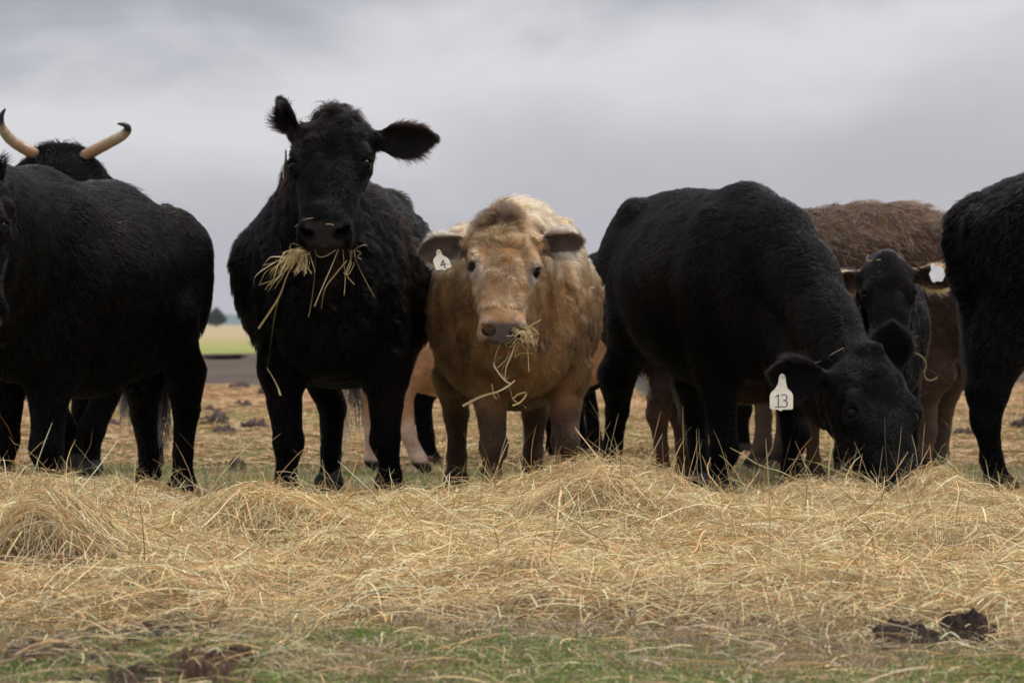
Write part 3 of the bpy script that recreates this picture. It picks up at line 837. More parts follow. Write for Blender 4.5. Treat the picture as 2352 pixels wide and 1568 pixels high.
    for s in (1, -1):
        ec = Hp(.202, s * .126, .034)
        en = unit(l * s * .62 + d * .76 + n * .12); et = unit(n - (n @ en) * en); eu = np.cross(en, et) * s
        eye_c[s] = (ec, en, et)
        G.ell(ec + en * .016 * hs, np.array([.0265, .0175, .024]) * hs, np.array([unit(et * .9 + eu * .35), np.cross(en, unit(et * .9 + eu * .35)), en]), 0.006, 's')
        uu_ = unit(-n - (-n @ en) * en)
        G.cone(ec + uu_ * .0225 * hs + en * .010 * hs - et * .0 + np.cross(en, uu_) * .020 * hs, ec + uu_ * .0225 * hs + en * .012 * hs - np.cross(en, uu_) * .020 * hs, .0080 * hs, .0080 * hs, 0.008)
        G.cone(ec - uu_ * .0215 * hs + en * .004 * hs + np.cross(en, uu_) * .016 * hs, ec - uu_ * .0215 * hs + en * .004 * hs - np.cross(en, uu_) * .016 * hs, .0060 * hs, .0060 * hs, 0.008)
        # nostril: comma shaped hollow
        nc = Hp(.528, s * .054, .026)
        nn_ = unit(n * .62 + d * .62 + l * s * .35); ta = unit(l * s * .75 - n * .2 + d * .35); ta = unit(ta - (ta @ nn_) * nn_)
        G.ell(nc + ta * .004 * hs, np.array([.022, .016, .05]) * hs, np.array([ta, np.cross(nn_, ta), nn_]), 0.008, 's')
        G.ell(nc + ta * .022 * hs - n * .004 * hs, np.array([.020, .008, .03]) * hs, np.array([unit(ta - n * .5), np.cross(nn_, unit(ta - n * .5)), nn_]), 0.006, 's')
    # neck
    nb = Wp(.44, 0, 1.02); nb2 = Wp(.50, 0, .86)
    ht = Hp(.05, 0, -.06); th_ = Hp(.13, 0, -.13)
    nm_ = Wp(*neck_mid) if neck_mid is not None else (nb * .45 + ht * .55 + U * .02)
    NL = unit(Lt * .6 + l * .4)
    cr_ = catmull([nb, nm_, ht], 6); rr = np.interp(np.linspace(0, 1, 6), [0, .5, 1], [.275 * sc * neckr, .20 * sc * neckr, .125 * hs])
    G.chain(list(cr_), list(rr), 0.05, NL, 0.66)
    cr2 = catmull([nb2, nb2 * .5 + th_ * .5 - U * .03, th_], 5)
    G.chain(list(cr2), list(np.linspace(.17 * sc, .085 * hs, 5)), 0.06, NL, 0.62)
    dw = catmull([Wp(.66, 0, .66), Wp(.66, 0, .66) * .55 + th_ * .45 - U * .02, th_ - U * .02], 5)
    G.chain(list(dw), [.07 * sc, .05 * sc, .035 * sc, .03 * sc, .03 * sc], 0.07, NL, 0.5)
    # ears
    ef = []
    for s, E in zip((1, -1), ears):
        if E is None:
            E = {}
        b = Hp(.045, s * .108, -.02)
        if 'px' in E:
            e = unit(P(E['px'][0], E['px'][1], b[1] + E.get('dy', -0.02)) - b)
        else:
            v = E.get('dir', (.05, 1, .05)); e = unit(n * v[0] + l * s * v[1] + d * v[2])
        opn = np.array(E.get('open', (.35, .0, .9)), float); on = unit(n * opn[0] + l * s * opn[1] + d * opn[2])
        on = unit(on - (on @ e) * e); wax = np.cross(on, e)
        Le = E.get('L', .225) * hs; We = E.get('W', .062) * hs
        G.cone(b - e * .04 * hs, b + e * .045 * hs, .045 * hs, .030 * hs, 0.03)
        fn = ear_solid(G, b + e * .02 * hs, e, wax, Le, We, E.get('cup', 5.0) / hs, .0115 * hs, E.get('curl', .0))
        ef.append((fn, b, e, wax, np.cross(e, wax), Le, We))
    def warp(p):
        g = 0.010 * sc * vnoise(p, 5.5 / sc, seed) + 0.004 * sc * vnoise(p, 14 / sc, seed + 3)
        q = (p - HP); near = np.exp(-(np.abs(q) ** 2).sum(-1) / (.35 * hs) ** 2)
        low = sstep(.25, .6, p[:, 2] / sc)
        return g * (1 - .8 * near) * (.25 + .75 * low)
    V, Q = G.mesh(h, warp=warp)
    if hh:
        mg = np.array([.33, .33, .33]) * hs
        hl_, hh_ = HP + np.minimum(n * .55 * hs, 0) - mg, HP + np.maximum(n * .6 * hs, 0) + mg
        for f_ in ef:
            tip = f_[1] + f_[2] * f_[5]
            hl_ = np.minimum(hl_, tip - .04); hh_ = np.maximum(hh_, tip + .04)
        V2, Q2 = G.mesh(hh, hl_, hh_, warp=warp)
        c = V[Q].mean(1); Lb, Hb = G.bounds()
        eps = .018
        ins = ((c > hl_ + eps) & (c < hh_ - eps)).all(1)
        Q = Q[~ins]
        Q = np.concatenate([Q, Q2 + len(V)]); V = np.concatenate([V, V2])
        used = np.zeros(len(V), bool); used[Q.ravel()] = True
        mp = np.cumsum(used) - 1; V = V[used]; Q = mp[Q]
    V[:, 2] = np.maximum(V[:, 2], 0.001)
    # ---- regions for colours and hair
    def info(p):
        q = (p - HP) @ HA.T / hs
        loc = (p - O) @ R.T / sc
        ed = np.minimum(ef[0][0](p), ef[1][0](p))
        inh = (q[:, 0] > -.12) & (np.abs(q[:, 1]) < .2) & (q[:, 2] > -.24) & (q[:, 2] < .16) & (q[:, 0] < .7)
        ear = ed < .010
        return dict(p=p, hl=q, loc=loc, head=inh & ~ear, ear=ear, z=p[:, 2] / sc)
    VN = vert_normals(V, Q)
    I = info(V); I['n'] = VN
    # muzzle / eye-rim masks in head coordinates
    def muzzle_mask(I):
        q = I['hl']
        return I['head'] * sstep(.485, .515, q[:, 0] + .25 * np.minimum(q[:, 2] + .0, .04)) * sstep(.082, .064, np.abs(q[:, 1]) + .25 * np.maximum(-q[:, 2] - .02, 0))
    def eye_dist(p):
        return np.minimum(*[np.sqrt(((p - eye_c[s][0]) ** 2).sum(1)) for s in (1, -1)]) / hs
    I['muz'] = muzzle_mask(I); I['eye'] = eye_dist(V)
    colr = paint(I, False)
    nd = np.minimum(*[np.sqrt(((I['hl'] - np.array([.528, s * .058 * wd_, .024])) ** 2 / np.array([1, 1.8, 1])).sum(1)) for s in (1, -1)])
    nm2 = (I['head'] * sstep(.032, .022, nd) * .95)[:, None]; colr = colr * (1 - nm2) + np.array([.006, .004, .004]) * nm2  # shade inside the nostrils painted into the skin colour
    hoof = sstep(.085, .07, I['z'])[:, None]
    colr = colr * (1 - hoof) + np.array([.035, .03, .028]) * hoof
    rootE = empty(name, tuple(O)); tag(rootE, label, cat, group)
    body = mesh_obj('body', V, Q, M['skin'], rootE, O, cols=colr)
    # ---- eyes
    if eyes:
        for s in (1, -1):
            ec, en, et = eye_c[s]
            vv, qq = uv_ball(ec - en * .0065 * hs, .0255 * hs, 24, 16)
            mesh_obj('eye', vv, qq, M['iris' if hd.get('iris') else 'eye'], rootE, O)
    # ---- coat
    if coat:
        rng = np.random.RandomState(seed + 11)
        tri = np.concatenate([Q[:, [0, 1, 2]], Q[:, [0, 2, 3]]])
        A_, B_, C_ = V[tri[:, 0]], V[tri[:, 1]], V[tri[:, 2]]
        ar = np.linalg.norm(np.cross(B_ - A_, C_ - A_), axis=1) * .5
        cen = (A_ + B_ + C_) / 3
        ci = info(cen)
        nrm = unit(np.cross(B_ - A_, C_ - A_))
        wgt = ar * (1 + coat.get('headx', 2.0) * ci['head'] + coat.get('earx', 7.0) * ci['ear'])
        view = unit(cen - np.array([0, 0, CAMH])); away = (nrm * view).sum(1)
        wgt = wgt * np.where(away > .35, .12, 1.0)          # the far flank needs fewer hairs
        wgt = wgt * (cen[:, 2] > .05)
        pr = wgt / wgt.sum()
        K = coat['n']
        t = rng.choice(len(tri), K, p=pr)
        r1, r2 = np.sqrt(rng.rand(K)), rng.rand(K)
        b0, b1, b2 = 1 - r1, r1 * (1 - r2), r1 * r2
        p0 = A_[t] * b0[:, None] + B_[t] * b1[:, None] + C_[t] * b2[:, None]
        nn_ = unit(VN[tri[t, 0]] * b0[:, None] + VN[tri[t, 1]] * b1[:, None] + VN[tri[t, 2]] * b2[:, None])
        J = info(p0); J['n'] = nn_; J['muz'] = muzzle_mask(J); J['eye'] = eye_dist(p0)
        q = J['hl']
        # comb directions
        dirn = np.tile(-Fw * .75 - U * .65, (K, 1))
        lowleg = sstep(.62, .45, J['z'])[:, None]
        dirn = dirn * (1 - lowleg) + np.array([0, 0, -1.0]) * lowleg
        # neck hair runs from the head back to the shoulder
        tn = np.clip(((p0 - nb) @ (ht - nb)) / ((ht - nb) @ (ht - nb)), 0, 1); nk = sstep(.15, .6, tn)[:, None] * (J['z'] > .5)[:, None]
        dirn = dirn * (1 - nk) + unit(-(ht - nb) * .6 - U * .6) * nk
        wh = hd.get('whorl', .21)
        hdv = (q[:, 0:1] - wh) * n + q[:, 1:2] * l * 1.6 + .02 * n
        hdv = unit(hdv)
        hm = J['head'][:, None] * 1.0
        dirn = dirn * (1 - hm) + hdv * hm
        em = J['ear']
        if em.any():
            pe = p0[em]; side = ((pe - ef[0][1]) ** 2).sum(1) < ((pe - ef[1][1]) ** 2).sum(1)
            ee = np.where(side[:, None], ef[0][2], ef[1][2]); ww = np.where(side[:, None], ef[0][3], ef[1][3])
            bb = np.where(side[:, None], ef[0][1], ef[1][1]); Wd = np.where(side, ef[0][6], ef[1][6])
            acr = ((pe - bb) * ww).sum(1) / Wd
            dirn[em] = ee * .8 + ww * (acr * .7)[:, None] + rng.randn(em.sum(), 3) * .12
            J['acr'] = np.zeros(K); J['acr'][em] = acr
        else: J['acr'] = np.zeros(K)
        cl = np.stack([vnoise(p0, coat.get('clump', 32.0), 5 + i) for i in range(3)], 1)
        cl2 = np.stack([vnoise(p0, 9.0, 15 + i) for i in range(3)], 1)
        curl = coat['curl'](J)
        dirn = unit(dirn) + cl * curl[:, None] + cl2 * .22 + rng.randn(K, 3) * coat.get('mess', .10)
        dirn = dirn - (dirn * nn_).sum(1, keepdims=True) * nn_
        dirn = unit(dirn)
        ln = coat['len'](J) * (0.65 + .6 * rng.rand(K)) * (1 - .97 * J['muz']) * sstep(.029, .043, J['eye'])
        ndh = np.minimum(*[np.sqrt(((q - np.array([.528, s * .058 * wd_, .024])) ** 2 / np.array([1, 1.8, 1])).sum(1)) for s in (1, -1)])
        ln = ln * np.where(J['head'], sstep(.026, .040, ndh), 1.0)
        keep = ln > .0025
        p0, nn_, dirn, ln, curl = p0[keep], nn_[keep], dirn[keep], ln[keep], curl[keep]
        J = {k_: (v_[keep] if isinstance(v_, np.ndarray) else v_) for k_, v_ in J.items()}
        K = len(p0); k = coat.get('k', 4)
        lift = (coat.get('lift', .30) + .25 * rng.rand(K) + .9 * curl * vnoise(p0, 30., 3))[:, None]
        side_ = np.cross(nn_, dirn); ph = vnoise(p0, 20., 9) * 6 + rng.rand(K) * .8
        PT = np.zeros((K, k, 3)); rad = np.zeros((K, k))
        for i in range(k):
            f = i / (k - 1)
            wv = np.sin(ph + f * 5.0) * curl * .28
            PT[:, i] = p0 - nn_ * .002 + ln[:, None] * (dirn * f + nn_ * (lift * f * (1.25 - .75 * f)) + side_ * (wv * f)[:, None] + np.array([0, 0, -.12]) * f * f)
            rad[:, i] = coat['rad'] * (1 - .8 * f ** 1.5)
        J['p'] = p0
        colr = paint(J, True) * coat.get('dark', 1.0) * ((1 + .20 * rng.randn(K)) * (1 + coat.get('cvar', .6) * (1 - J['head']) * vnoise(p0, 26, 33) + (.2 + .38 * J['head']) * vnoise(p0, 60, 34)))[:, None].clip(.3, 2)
        curves_obj('coat', PT, rad, np.clip(colr, .001, .95), M[mat_fur], rootE, O)
    # tail switch
    tn_ = 260; rng = np.random.RandomState(seed + 5)
    st = tpp[7:]; 
    idx = rng.rand(tn_) * (len(st) - 1); i0 = idx.astype(int).clip(0, len(st) - 2); fr = (idx - i0)[:, None]
    pb = st[i0] * (1 - fr) + st[i0 + 1] * fr + rng.randn(tn_, 3) * .008
    down = unit(unit(tpp[-1] - tpp[-3]) * .5 - U)
    PT = np.zeros((tn_, 7, 3)); ln = (.22 + .16 * rng.rand(tn_)) * sc * tlen
    sway = np.round(rng.rand(tn_) * 6) ; dr = np.stack([np.sin(sway * 2.1), np.cos(sway * 3.3), 0 * sway], 1)
    for i in range(7):
        f = i / 6
        PT[:, i] = pb + ln[:, None] * f * down + dr * (.035 * np.sin(f * 3.5 + sway)[:, None] * (1 - .2 * f)) * f + rng.randn(tn_, 3) * .004
    PT[:, :, 2] = np.maximum(PT[:, :, 2], .01)
    rad = np.tile(np.linspace(.0016, .0007, 7), (tn_, 1)) * max(1, .8 + .2 * sc)
    curves_obj('tail_switch', PT, rad, np.tile(np.array(tailcol), (tn_, 1)), M[mat_fur], rootE, O)
    return dict(root=rootE, O=O, Hp=Hp, HA=HA, n=n, l=l, d=d, hs=hs, ears=ef, Wp=Wp, feet=feet, eye=eye_c, G=G)


# ------------------------------------------------------------------ coat colours
def C3(*c): return np.array(c, float)
def mixc(a, b, m):
    m = np.asarray(m, float)[:, None]
    return a * (1 - m) + b * m
def paint_black(brown=.25, muz=(.026, .022, .021), inner=(.03, .026, .027), rim=None, base=(.0009, .0008, .0009)):
    def f(I, hair):
        p = I['p']; K = len(p)
        c = np.tile(C3(*base), (K, 1))
        m = sstep(.05, .6, fbm(p, 4.0, 8)) * brown
        c = mixc(c, C3(.011, .0055, .004), m)
        if 'muz' in I: c = mixc(c, C3(*muz), I['muz'] * (.35 if hair else .9))
        if 'eye' in I and not hair: c = mixc(c, C3(.006, .005, .005), I['eye'] < .05)
        if rim is not None:
            acr = np.abs(I['acr']) if 'acr' in I else np.zeros(K)
            c = mixc(c, C3(*rim), I['ear'] * (sstep(.50, .8, acr) if hair else .12))
        return c
    return f
def paint_tan(I, hair):
    p = I['p']; K = len(p); z = I['z']; q = I['hl']
    c = np.tile(C3(.47, .265, .108), (K, 1))
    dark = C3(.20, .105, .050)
    c = mixc(c, dark, sstep(1.08, .60, z + .14 * fbm(p, 3.0, 2)) * .75)  # darker lower fur, with shading of the sides painted in
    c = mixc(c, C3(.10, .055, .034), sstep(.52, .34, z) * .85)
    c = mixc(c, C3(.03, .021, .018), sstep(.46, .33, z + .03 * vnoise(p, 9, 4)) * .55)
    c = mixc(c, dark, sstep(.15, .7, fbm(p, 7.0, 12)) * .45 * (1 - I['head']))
    c = mixc(c, C3(.68, .49, .28), sstep(.98, 1.15, z) * .9 * (1 - I['head']))  # light on the back painted in as a paler top
    h = I['head'].astype(float)
    c = mixc(c, C3(.42, .24, .108), h)
    # dark tuft on the poll, whorl, darker cheeks, grey-brown nose bridge
    c = mixc(c, C3(.022, .010, .006), h * sstep(.055, -.015, q[:, 0] + .03 * vnoise(p, 40, 6)) * sstep(.085, .025, np.abs(q[:, 1]) + .02 * vnoise(p, 50, 7)) * .9)
    c = mixc(c, C3(.16, .085, .055), h * np.exp(-((q[:, 0] - .23) / .035) ** 2 - (q[:, 1] / .028) ** 2) * .8)
    c = mixc(c, C3(.24, .125, .055), h * sstep(.02, -.07, q[:, 2]) * .6)
    e = I.get('eye', np.ones(K) * 9)
    below = sstep(-.06, .05, q[:, 0] - .20)
    c = mixc(c, C3(.55, .44, .36), h * sstep(.095, .045, e + .02 * (1 - below)) * (.35 + .6 * below))
    c = mixc(c, C3(.045, .035, .032), h * sstep(.042, .032, e))
    c = mixc(c, C3(.27, .20, .15), h * sstep(.42, .48, q[:, 0]) * sstep(.0, .09, np.abs(q[:, 1])) * .6)
    if 'muz' in I: c = mixc(c, C3(.105, .082, .076), I['muz'] * (.6 if hair else 1))
    acr = np.abs(I['acr']) if 'acr' in I else np.zeros(K)
    c = mixc(c, C3(.09, .055, .038), I['ear'] * 1.0)
    if hair: c = mixc(c, C3(.60, .47, .34), I['ear'] * sstep(.72, .98, acr))
    return c
def paint_flat(base, low=None, lowz=(.5, .2), top=None, var=.3):
    def f(I, hair):
        p = I['p']; c = np.tile(C3(*base), (len(p), 1))
        c = c * (1 + var * fbm(p, 6, 3)[:, None])
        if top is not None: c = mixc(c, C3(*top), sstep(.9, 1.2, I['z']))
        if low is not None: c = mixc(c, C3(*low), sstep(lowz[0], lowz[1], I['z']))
        return np.clip(c, .003, 1)
    return f
def length(body=.028, head=.011, leg=.014, ear=.024, fore=.022, fringe=1.6, poll=.04):
    def f(J):
        q = J['hl']; K = len(q)
        L = np.where(J['z'] > .6, body, body + (leg - body) * sstep(.6, .4, J['z']))
        hd = head + (fore - head) * sstep(.17, .07, q[:, 0]) + (poll - fore) * sstep(.03, -.03, q[:, 0]) * sstep(.11, .06, np.abs(q[:, 1])) * sstep(-.05, .0, q[:, 2])
        hd = hd * np.where(q[:, 0] > .4, .6, 1)
        L = np.where(J['head'], hd, L)
        L = np.where(J['ear'], ear * (1 + fringe * sstep(.8, 1.0, np.abs(J['acr']))), L)
        top = sstep(1.18, 1.3, J['z']) * (~J['head']) * (~J['ear'])
        return L * (1 + .3 * top)
    return f
def curlf(body=.45, head=.35, fore=.9, leg=.2):
    def f(J):
        q = J['hl']
        c = np.where(J['z'] > .6, body, leg)
        hd = head + (fore - head) * sstep(.22, .10, q[:, 0])
        return np.where(J['head'], hd, np.where(J['ear'], .12, c)).astype(float)
    return f
EXT = 1.0
def coat_of(n, rad, **k):
    c = dict(n=int(n * EXT), rad=rad, len=length(**k.pop('L', {})), curl=curlf(**k.pop('C', {})))
    c.update(k); return c
HERD = {}
def X_at(u, Y): return (u - 1176.0) * Y / FPX
def want(k): return True

if want('C'):   # big black cow facing the camera
    HERD['C'] = cow('black_cow', 'large black cow with curly forehead facing the camera, hay hanging from its closed mouth', 'cow',
        (X_at(778, 18.5), 18.5), -94, 1.0, fat=1.22, belly=.02, h=.0115, hh=.0054, seed=1,
        head=dict(poll=P(768, 298, 17.62), nose=(-.045, -.56, -.83), lat=(1, -.13, -.01), hs=.97, wd=1.14),
        neck_mid=(.62, -.01, 1.18),
        ears=[dict(px=(1000, 318), dy=.0, L=.25, W=.047, open=(.55, .1, .75), cup=7, curl=.05),
              dict(px=(612, 190), dy=-.02, L=.165, W=.045, open=(.0, .8, .55), cup=12, curl=-.05)],
        legs={'FR': {1: (655, 845), 2: (655, 925), 3: (664, 1015), 4: (656, 1095), 5: (655, 1125), 6: (655, 1150)},
              'FL': {1: (884, 850), 2: (886, 925), 3: (884, 1010), 4: (900, 1090), 5: (903, 1120), 6: (905, 1145)},
              'HR': {3: (764, 935), 4: (760, 1040), 5: (757, 1105), 6: (757, 1130)},
              'HL': {3: (893, 935), 4: (893, 1040), 5: (893, 1105), 6: (893, 1130)}},
        tail=[(-.74, -.02, 1.17), (-.85, -.03, 1.10), (-.90, -.06, .95), (-.89, -.06, .75), (-.87, -.03, .60)],
        paint=paint_black(.5), coat=coat_of(120000, .00085, L=dict(body=.034, fore=.026, poll=.055, ear=.024, fringe=1.3, head=.014), C=dict(body=.8, fore=1.1)))
if want('D'):   # tan calf
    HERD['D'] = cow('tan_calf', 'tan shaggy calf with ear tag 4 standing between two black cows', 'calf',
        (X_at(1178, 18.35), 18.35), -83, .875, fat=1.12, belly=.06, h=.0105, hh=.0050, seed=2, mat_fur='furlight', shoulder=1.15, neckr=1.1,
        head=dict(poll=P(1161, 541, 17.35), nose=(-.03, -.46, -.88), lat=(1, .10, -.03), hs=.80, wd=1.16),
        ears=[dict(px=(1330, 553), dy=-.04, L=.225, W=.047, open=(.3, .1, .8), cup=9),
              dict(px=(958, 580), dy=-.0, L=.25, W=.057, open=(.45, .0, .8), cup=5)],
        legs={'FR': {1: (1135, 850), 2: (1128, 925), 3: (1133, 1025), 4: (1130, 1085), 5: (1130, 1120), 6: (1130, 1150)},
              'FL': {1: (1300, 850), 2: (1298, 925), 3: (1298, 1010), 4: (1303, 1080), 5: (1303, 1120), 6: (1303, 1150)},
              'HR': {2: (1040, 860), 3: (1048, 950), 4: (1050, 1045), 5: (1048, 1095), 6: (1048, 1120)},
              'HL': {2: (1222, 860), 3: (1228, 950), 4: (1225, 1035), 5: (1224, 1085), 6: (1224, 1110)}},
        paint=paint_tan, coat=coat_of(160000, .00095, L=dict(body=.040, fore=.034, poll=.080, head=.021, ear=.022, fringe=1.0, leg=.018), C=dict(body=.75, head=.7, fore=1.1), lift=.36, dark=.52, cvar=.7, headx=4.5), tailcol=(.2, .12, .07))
if want('E'):   # grazing black cow with tag 13
    HERD['E'] = cow('grazing_black_cow', 'black cow with head down eating hay, cream ear tag 13 on its ear', 'cow',
        (X_at(1632, 18.75), 18.75), -71, .955, fat=1.05, rump=-.035, back=.04, belly=.0, h=.0115, hh=.0062, seed=3, wither=.005,
        head=dict(poll=P(1985, 848, 17.45), nose=(.20, -.42, -.88), lat=(.78, .60, .12), hs=1.06),
        neck_mid=(.80, .04, .97), neckr=.95,
        ears=[dict(px=(2056, 560), dy=.02, L=.20, W=.046, open=(.3, -.5, .8), cup=9),
              dict(px=(1730, 850), dy=-.03, L=.225, W=.050, open=(.6, .3, .6), cup=5)],
        legs={'FR': {1: (1650, 860), 2: (1655, 925), 3: (1663, 1035), 4: (1652, 1090), 5: (1655, 1125), 6: (1660, 1150)},
              'FL': {1: (1820, 880), 2: (1822, 930), 3: (1826, 995), 4: (1815, 1065), 5: (1813, 1105), 6: (1815, 1140)},
              'HR': {2: (1420, 860), 3: (1418, 940), 4: (1408, 1020), 5: (1406, 1085), 6: (1410, 1110)},
              'HL': {2: (1590, 870), 3: (1598, 950), 4: (1606, 1040), 5: (1608, 1098), 6: (1612, 1122)}},
        tail=[(-.74, 0, 1.17), (-.85, .02, 1.10), (-.90, .10, .95), (-.85, .16, .70), (-.80, .20, .52)],
        paint=paint_black(.12, inner=(.05, .045, .05)), coat=coat_of(100000, .00085, L=dict(body=.026, fore=.020, poll=.035, head=.010), C=dict(body=.22, fore=.6, head=.3)))
if want('A'):   # black cow at the left edge
    HERD['A'] = cow('standing_black_cow', 'black cow at the left edge seen from its left flank, udder showing below its belly', 'cow',
        (X_at(190, 17.9), 17.9), -112, .985, fat=.92, rump=.07, hip=.92, belly=.05, h=.012, hh=.009, seed=4, udder=True,
        head=dict(poll=P(-74, 445, 16.55), nose=(.14, -.45, -.88), lat=(.95, -.30, .0), hs=.95),
        ears=[dict(px=(-40, 340), dy=.06, L=.17, W=.05, open=(.4, .1, .8), cup=8), dict(dir=(.05, 1, .1))],
        legs={'FL': {1: (118, 850), 2: (112, 925), 3: (108, 1030), 4: (115, 1095), 5: (116, 1130), 6: (116, 1165), 'r': 1.12},
              'FR': {1: (15, 850), 2: (14, 925), 3: (12, 1010), 4: (8, 1070), 5: (8, 1110), 6: (8, 1140)},
              'HL': {2: (425, 850), 3: (428, 940), 4: (420, 1040), 5: (420, 1105), 6: (418, 1145)},
              'HR': {2: (330, 870), 3: (330, 950), 4: (342, 1040), 5: (342, 1090), 6: (342, 1120)}},
        tail=[(-.74, 0, 1.17), (-.83, .0, 1.10), (-.84, -.02, .95), (-.82, -.03, .70), (-.80, -.04, .50)],
        paint=paint_black(.25, muz=(.16, .13, .12)), coat=coat_of(75000, .00095, L=dict(body=.028), C=dict(body=.22)))
if want('H'):   # black cow at the right edge
    HERD['H'] = cow('rear_black_cow', 'black cow at the right edge with only its hindquarters and tail in view', 'cow',
        (X_at(2202, 19.0) + .80, 19.25), 20, 1.04, fat=1.05, rump=-.02, h=.012, hh=0, seed=5,
        head=dict(poll=Vector((3.55, 19.7, 1.2)), nose=(.75, .3, -.6), lat=(-.3, .95, 0), hs=.9),
        ears=[dict(dir=(.05, 1, .1)), dict(dir=(.05, 1, .1))],
        legs={'HR': {1: (2300, 780), 2: (2268, 900), 3: (2266, 975), 4: (2278, 1050), 5: (2288, 1095), 6: (2302, 1118)}},
        tail=[(-.74, 0, 1.17), (-.84, .02, 1.08), (-.85, .02, .92), (-.80, -.03, .72), (-.76, -.06, .52)],
        paint=paint_black(.2), coat=coat_of(42000, .00105, L=dict(body=.032), C=dict(body=.6)))
if want('F'):   # brown cow behind
    HERD['F'] = cow('brown_cow', 'brown cow standing broadside behind the grazing black cow', 'cow',
        (X_at(1960, 22.1), 22.1), 162, 1.0, fat=1.15, rump=.08, wither=-.11, h=.014, hh=0, seed=6, mat_fur='furlight',
        head=dict(poll=Vector((.55, 22.3, 1.0)), nose=(-.5, 0, -.85), lat=(0, -1, 0), hs=.9),
        ears=[dict(dir=(.05, 1, .1)), dict(dir=(.05, 1, .1))],
        legs={'HL': {2: (2150, 860), 3: (2128, 905), 4: (2132, 985), 5: (2118, 1045), 6: (2105, 1068)},
              'HR': {2: (2190, 860), 3: (2175, 905), 4: (2165, 985), 5: (2158, 1045), 6: (2150, 1068)}},
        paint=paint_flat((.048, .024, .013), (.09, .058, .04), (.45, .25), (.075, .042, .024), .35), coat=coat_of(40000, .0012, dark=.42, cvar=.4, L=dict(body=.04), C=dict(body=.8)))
if want('G'):   # black calf with white tag
    HERD['G'] = cow('black_calf', 'black calf with orange-rimmed ears and a white tag looking out behind the grazing cow', 'calf',
        (X_at(1965, 20.9), 20.9), -70, .74, fat=1.0, h=.012, hh=.0075, seed=7,
        head=dict(poll=P(2036, 612, 20.15), nose=(.02, -.38, -.92), lat=(1, -.02, -.04), hs=.76),
        ears=[dict(px=(2182, 642), dy=.0, L=.26, W=.060, open=(.4, .1, .8), cup=6),
              dict(px=(1926, 655), dy=.0, L=.24, W=.064, open=(.5, .1, .8), cup=6)],
        legs={}, paint=paint_black(.4, rim=(.34, .16, .05), muz=(.05, .045, .045), base=(.008, .0072, .0075)), coat=coat_of(22000, .0012, L=dict(body=.02, head=.010, fore=.014, poll=.02, ear=.018), C=dict(body=.4, fore=.4)))
if want('B'):   # horned cow
    HERD['B'] = cow('horned_black_cow', 'black cow with long upswept horns, only its poll and horns showing above the left cow', 'cow',
        (X_at(215, 21.3), 21.3), -95, 1.02, fat=1.0, h=.014, hh=.009, seed=8,
        head=dict(poll=P(137, 380, 20.3), nose=(.02, -.62, -.78), lat=(1, 0, -.03), hs=1.10, wd=1.35, pollw=2.1),
        ears=[dict(dir=(.7, .8, -.5)), dict(dir=(.7, .8, -.5))],
        legs={'FL': {3: (212, 985), 4: (210, 1045), 5: (208, 1075), 6: (208, 1096)}, 'FR': {3: (145, 985), 4: (142, 1045), 5: (140, 1075), 6: (140, 1096)}},
        paint=paint_black(.1), coat=coat_of(16000, .0012, L=dict(body=.02), C=dict(body=.3)))
    b = HERD['B']
    for s, px in ((1, [(196, 357), (228, 340), (262, 322), (283, 310), (293, 298), (288, 288), (270, 284)]), (-1, [(76, 352), (48, 337), (24, 320), (8, 300), (1, 284), (3, 266), (12, 250)])):
        base = b['Hp'](-.035, s * .085, .03)
        pts = catmull([base] + [P(u, v, base[1] - .05 - .012 * i) for i, (u, v) in enumerate(px)], 40)
        t = np.linspace(0, 1, 40); rr = np.interp(t, [0, .12, .5, .8, 1], [.028, .027, .024, .016, .004])
        tang = unit(np.gradient(pts, axis=0)); a1 = unit(np.cross(tang, [0, 1, 0])); a2 = np.cross(tang, a1)
        ph = np.linspace(0, 2 * np.pi, 18, endpoint=False)
        rr = rr * (1 + .02 * np.sin(t * 60) * (t < .6))
        V = (pts[:, None] + rr[:, None, None] * (np.cos(ph)[None, :, None] * a1[:, None] + np.sin(ph)[None, :, None] * a2[:, None])).reshape(-1, 3)
        Qd = np.array([(i * 18 + j, i * 18 + (j + 1) % 18, (i + 1) * 18 + (j + 1) % 18, (i + 1) * 18 + j) for i in range(39) for j in range(18)])
        tt = np.repeat(t, 18)
        c = mixc(np.tile(C3(.33, .19, .095), (len(V), 1)), C3(.36, .27, .16), sstep(.25, .5, tt)); c = mixc(c, C3(.03, .024, .022), sstep(.62, .76, tt + .03 * vnoise(V, 30)))
        c = mixc(c, C3(.25, .2, .17), np.exp(-((tt - .13) / .03) ** 2) * .7)
        c = c * (1 + .22 * vnoise(np.stack([tt * 40, tt * 0, tt * 0], -1), 1.0, 4) * (tt < .65))[:, None]
        mesh_obj('horn', V, Qd, M['horn'], b['root'], b['O'], cols=c)
SMALL = dict(h=.014, hh=0)
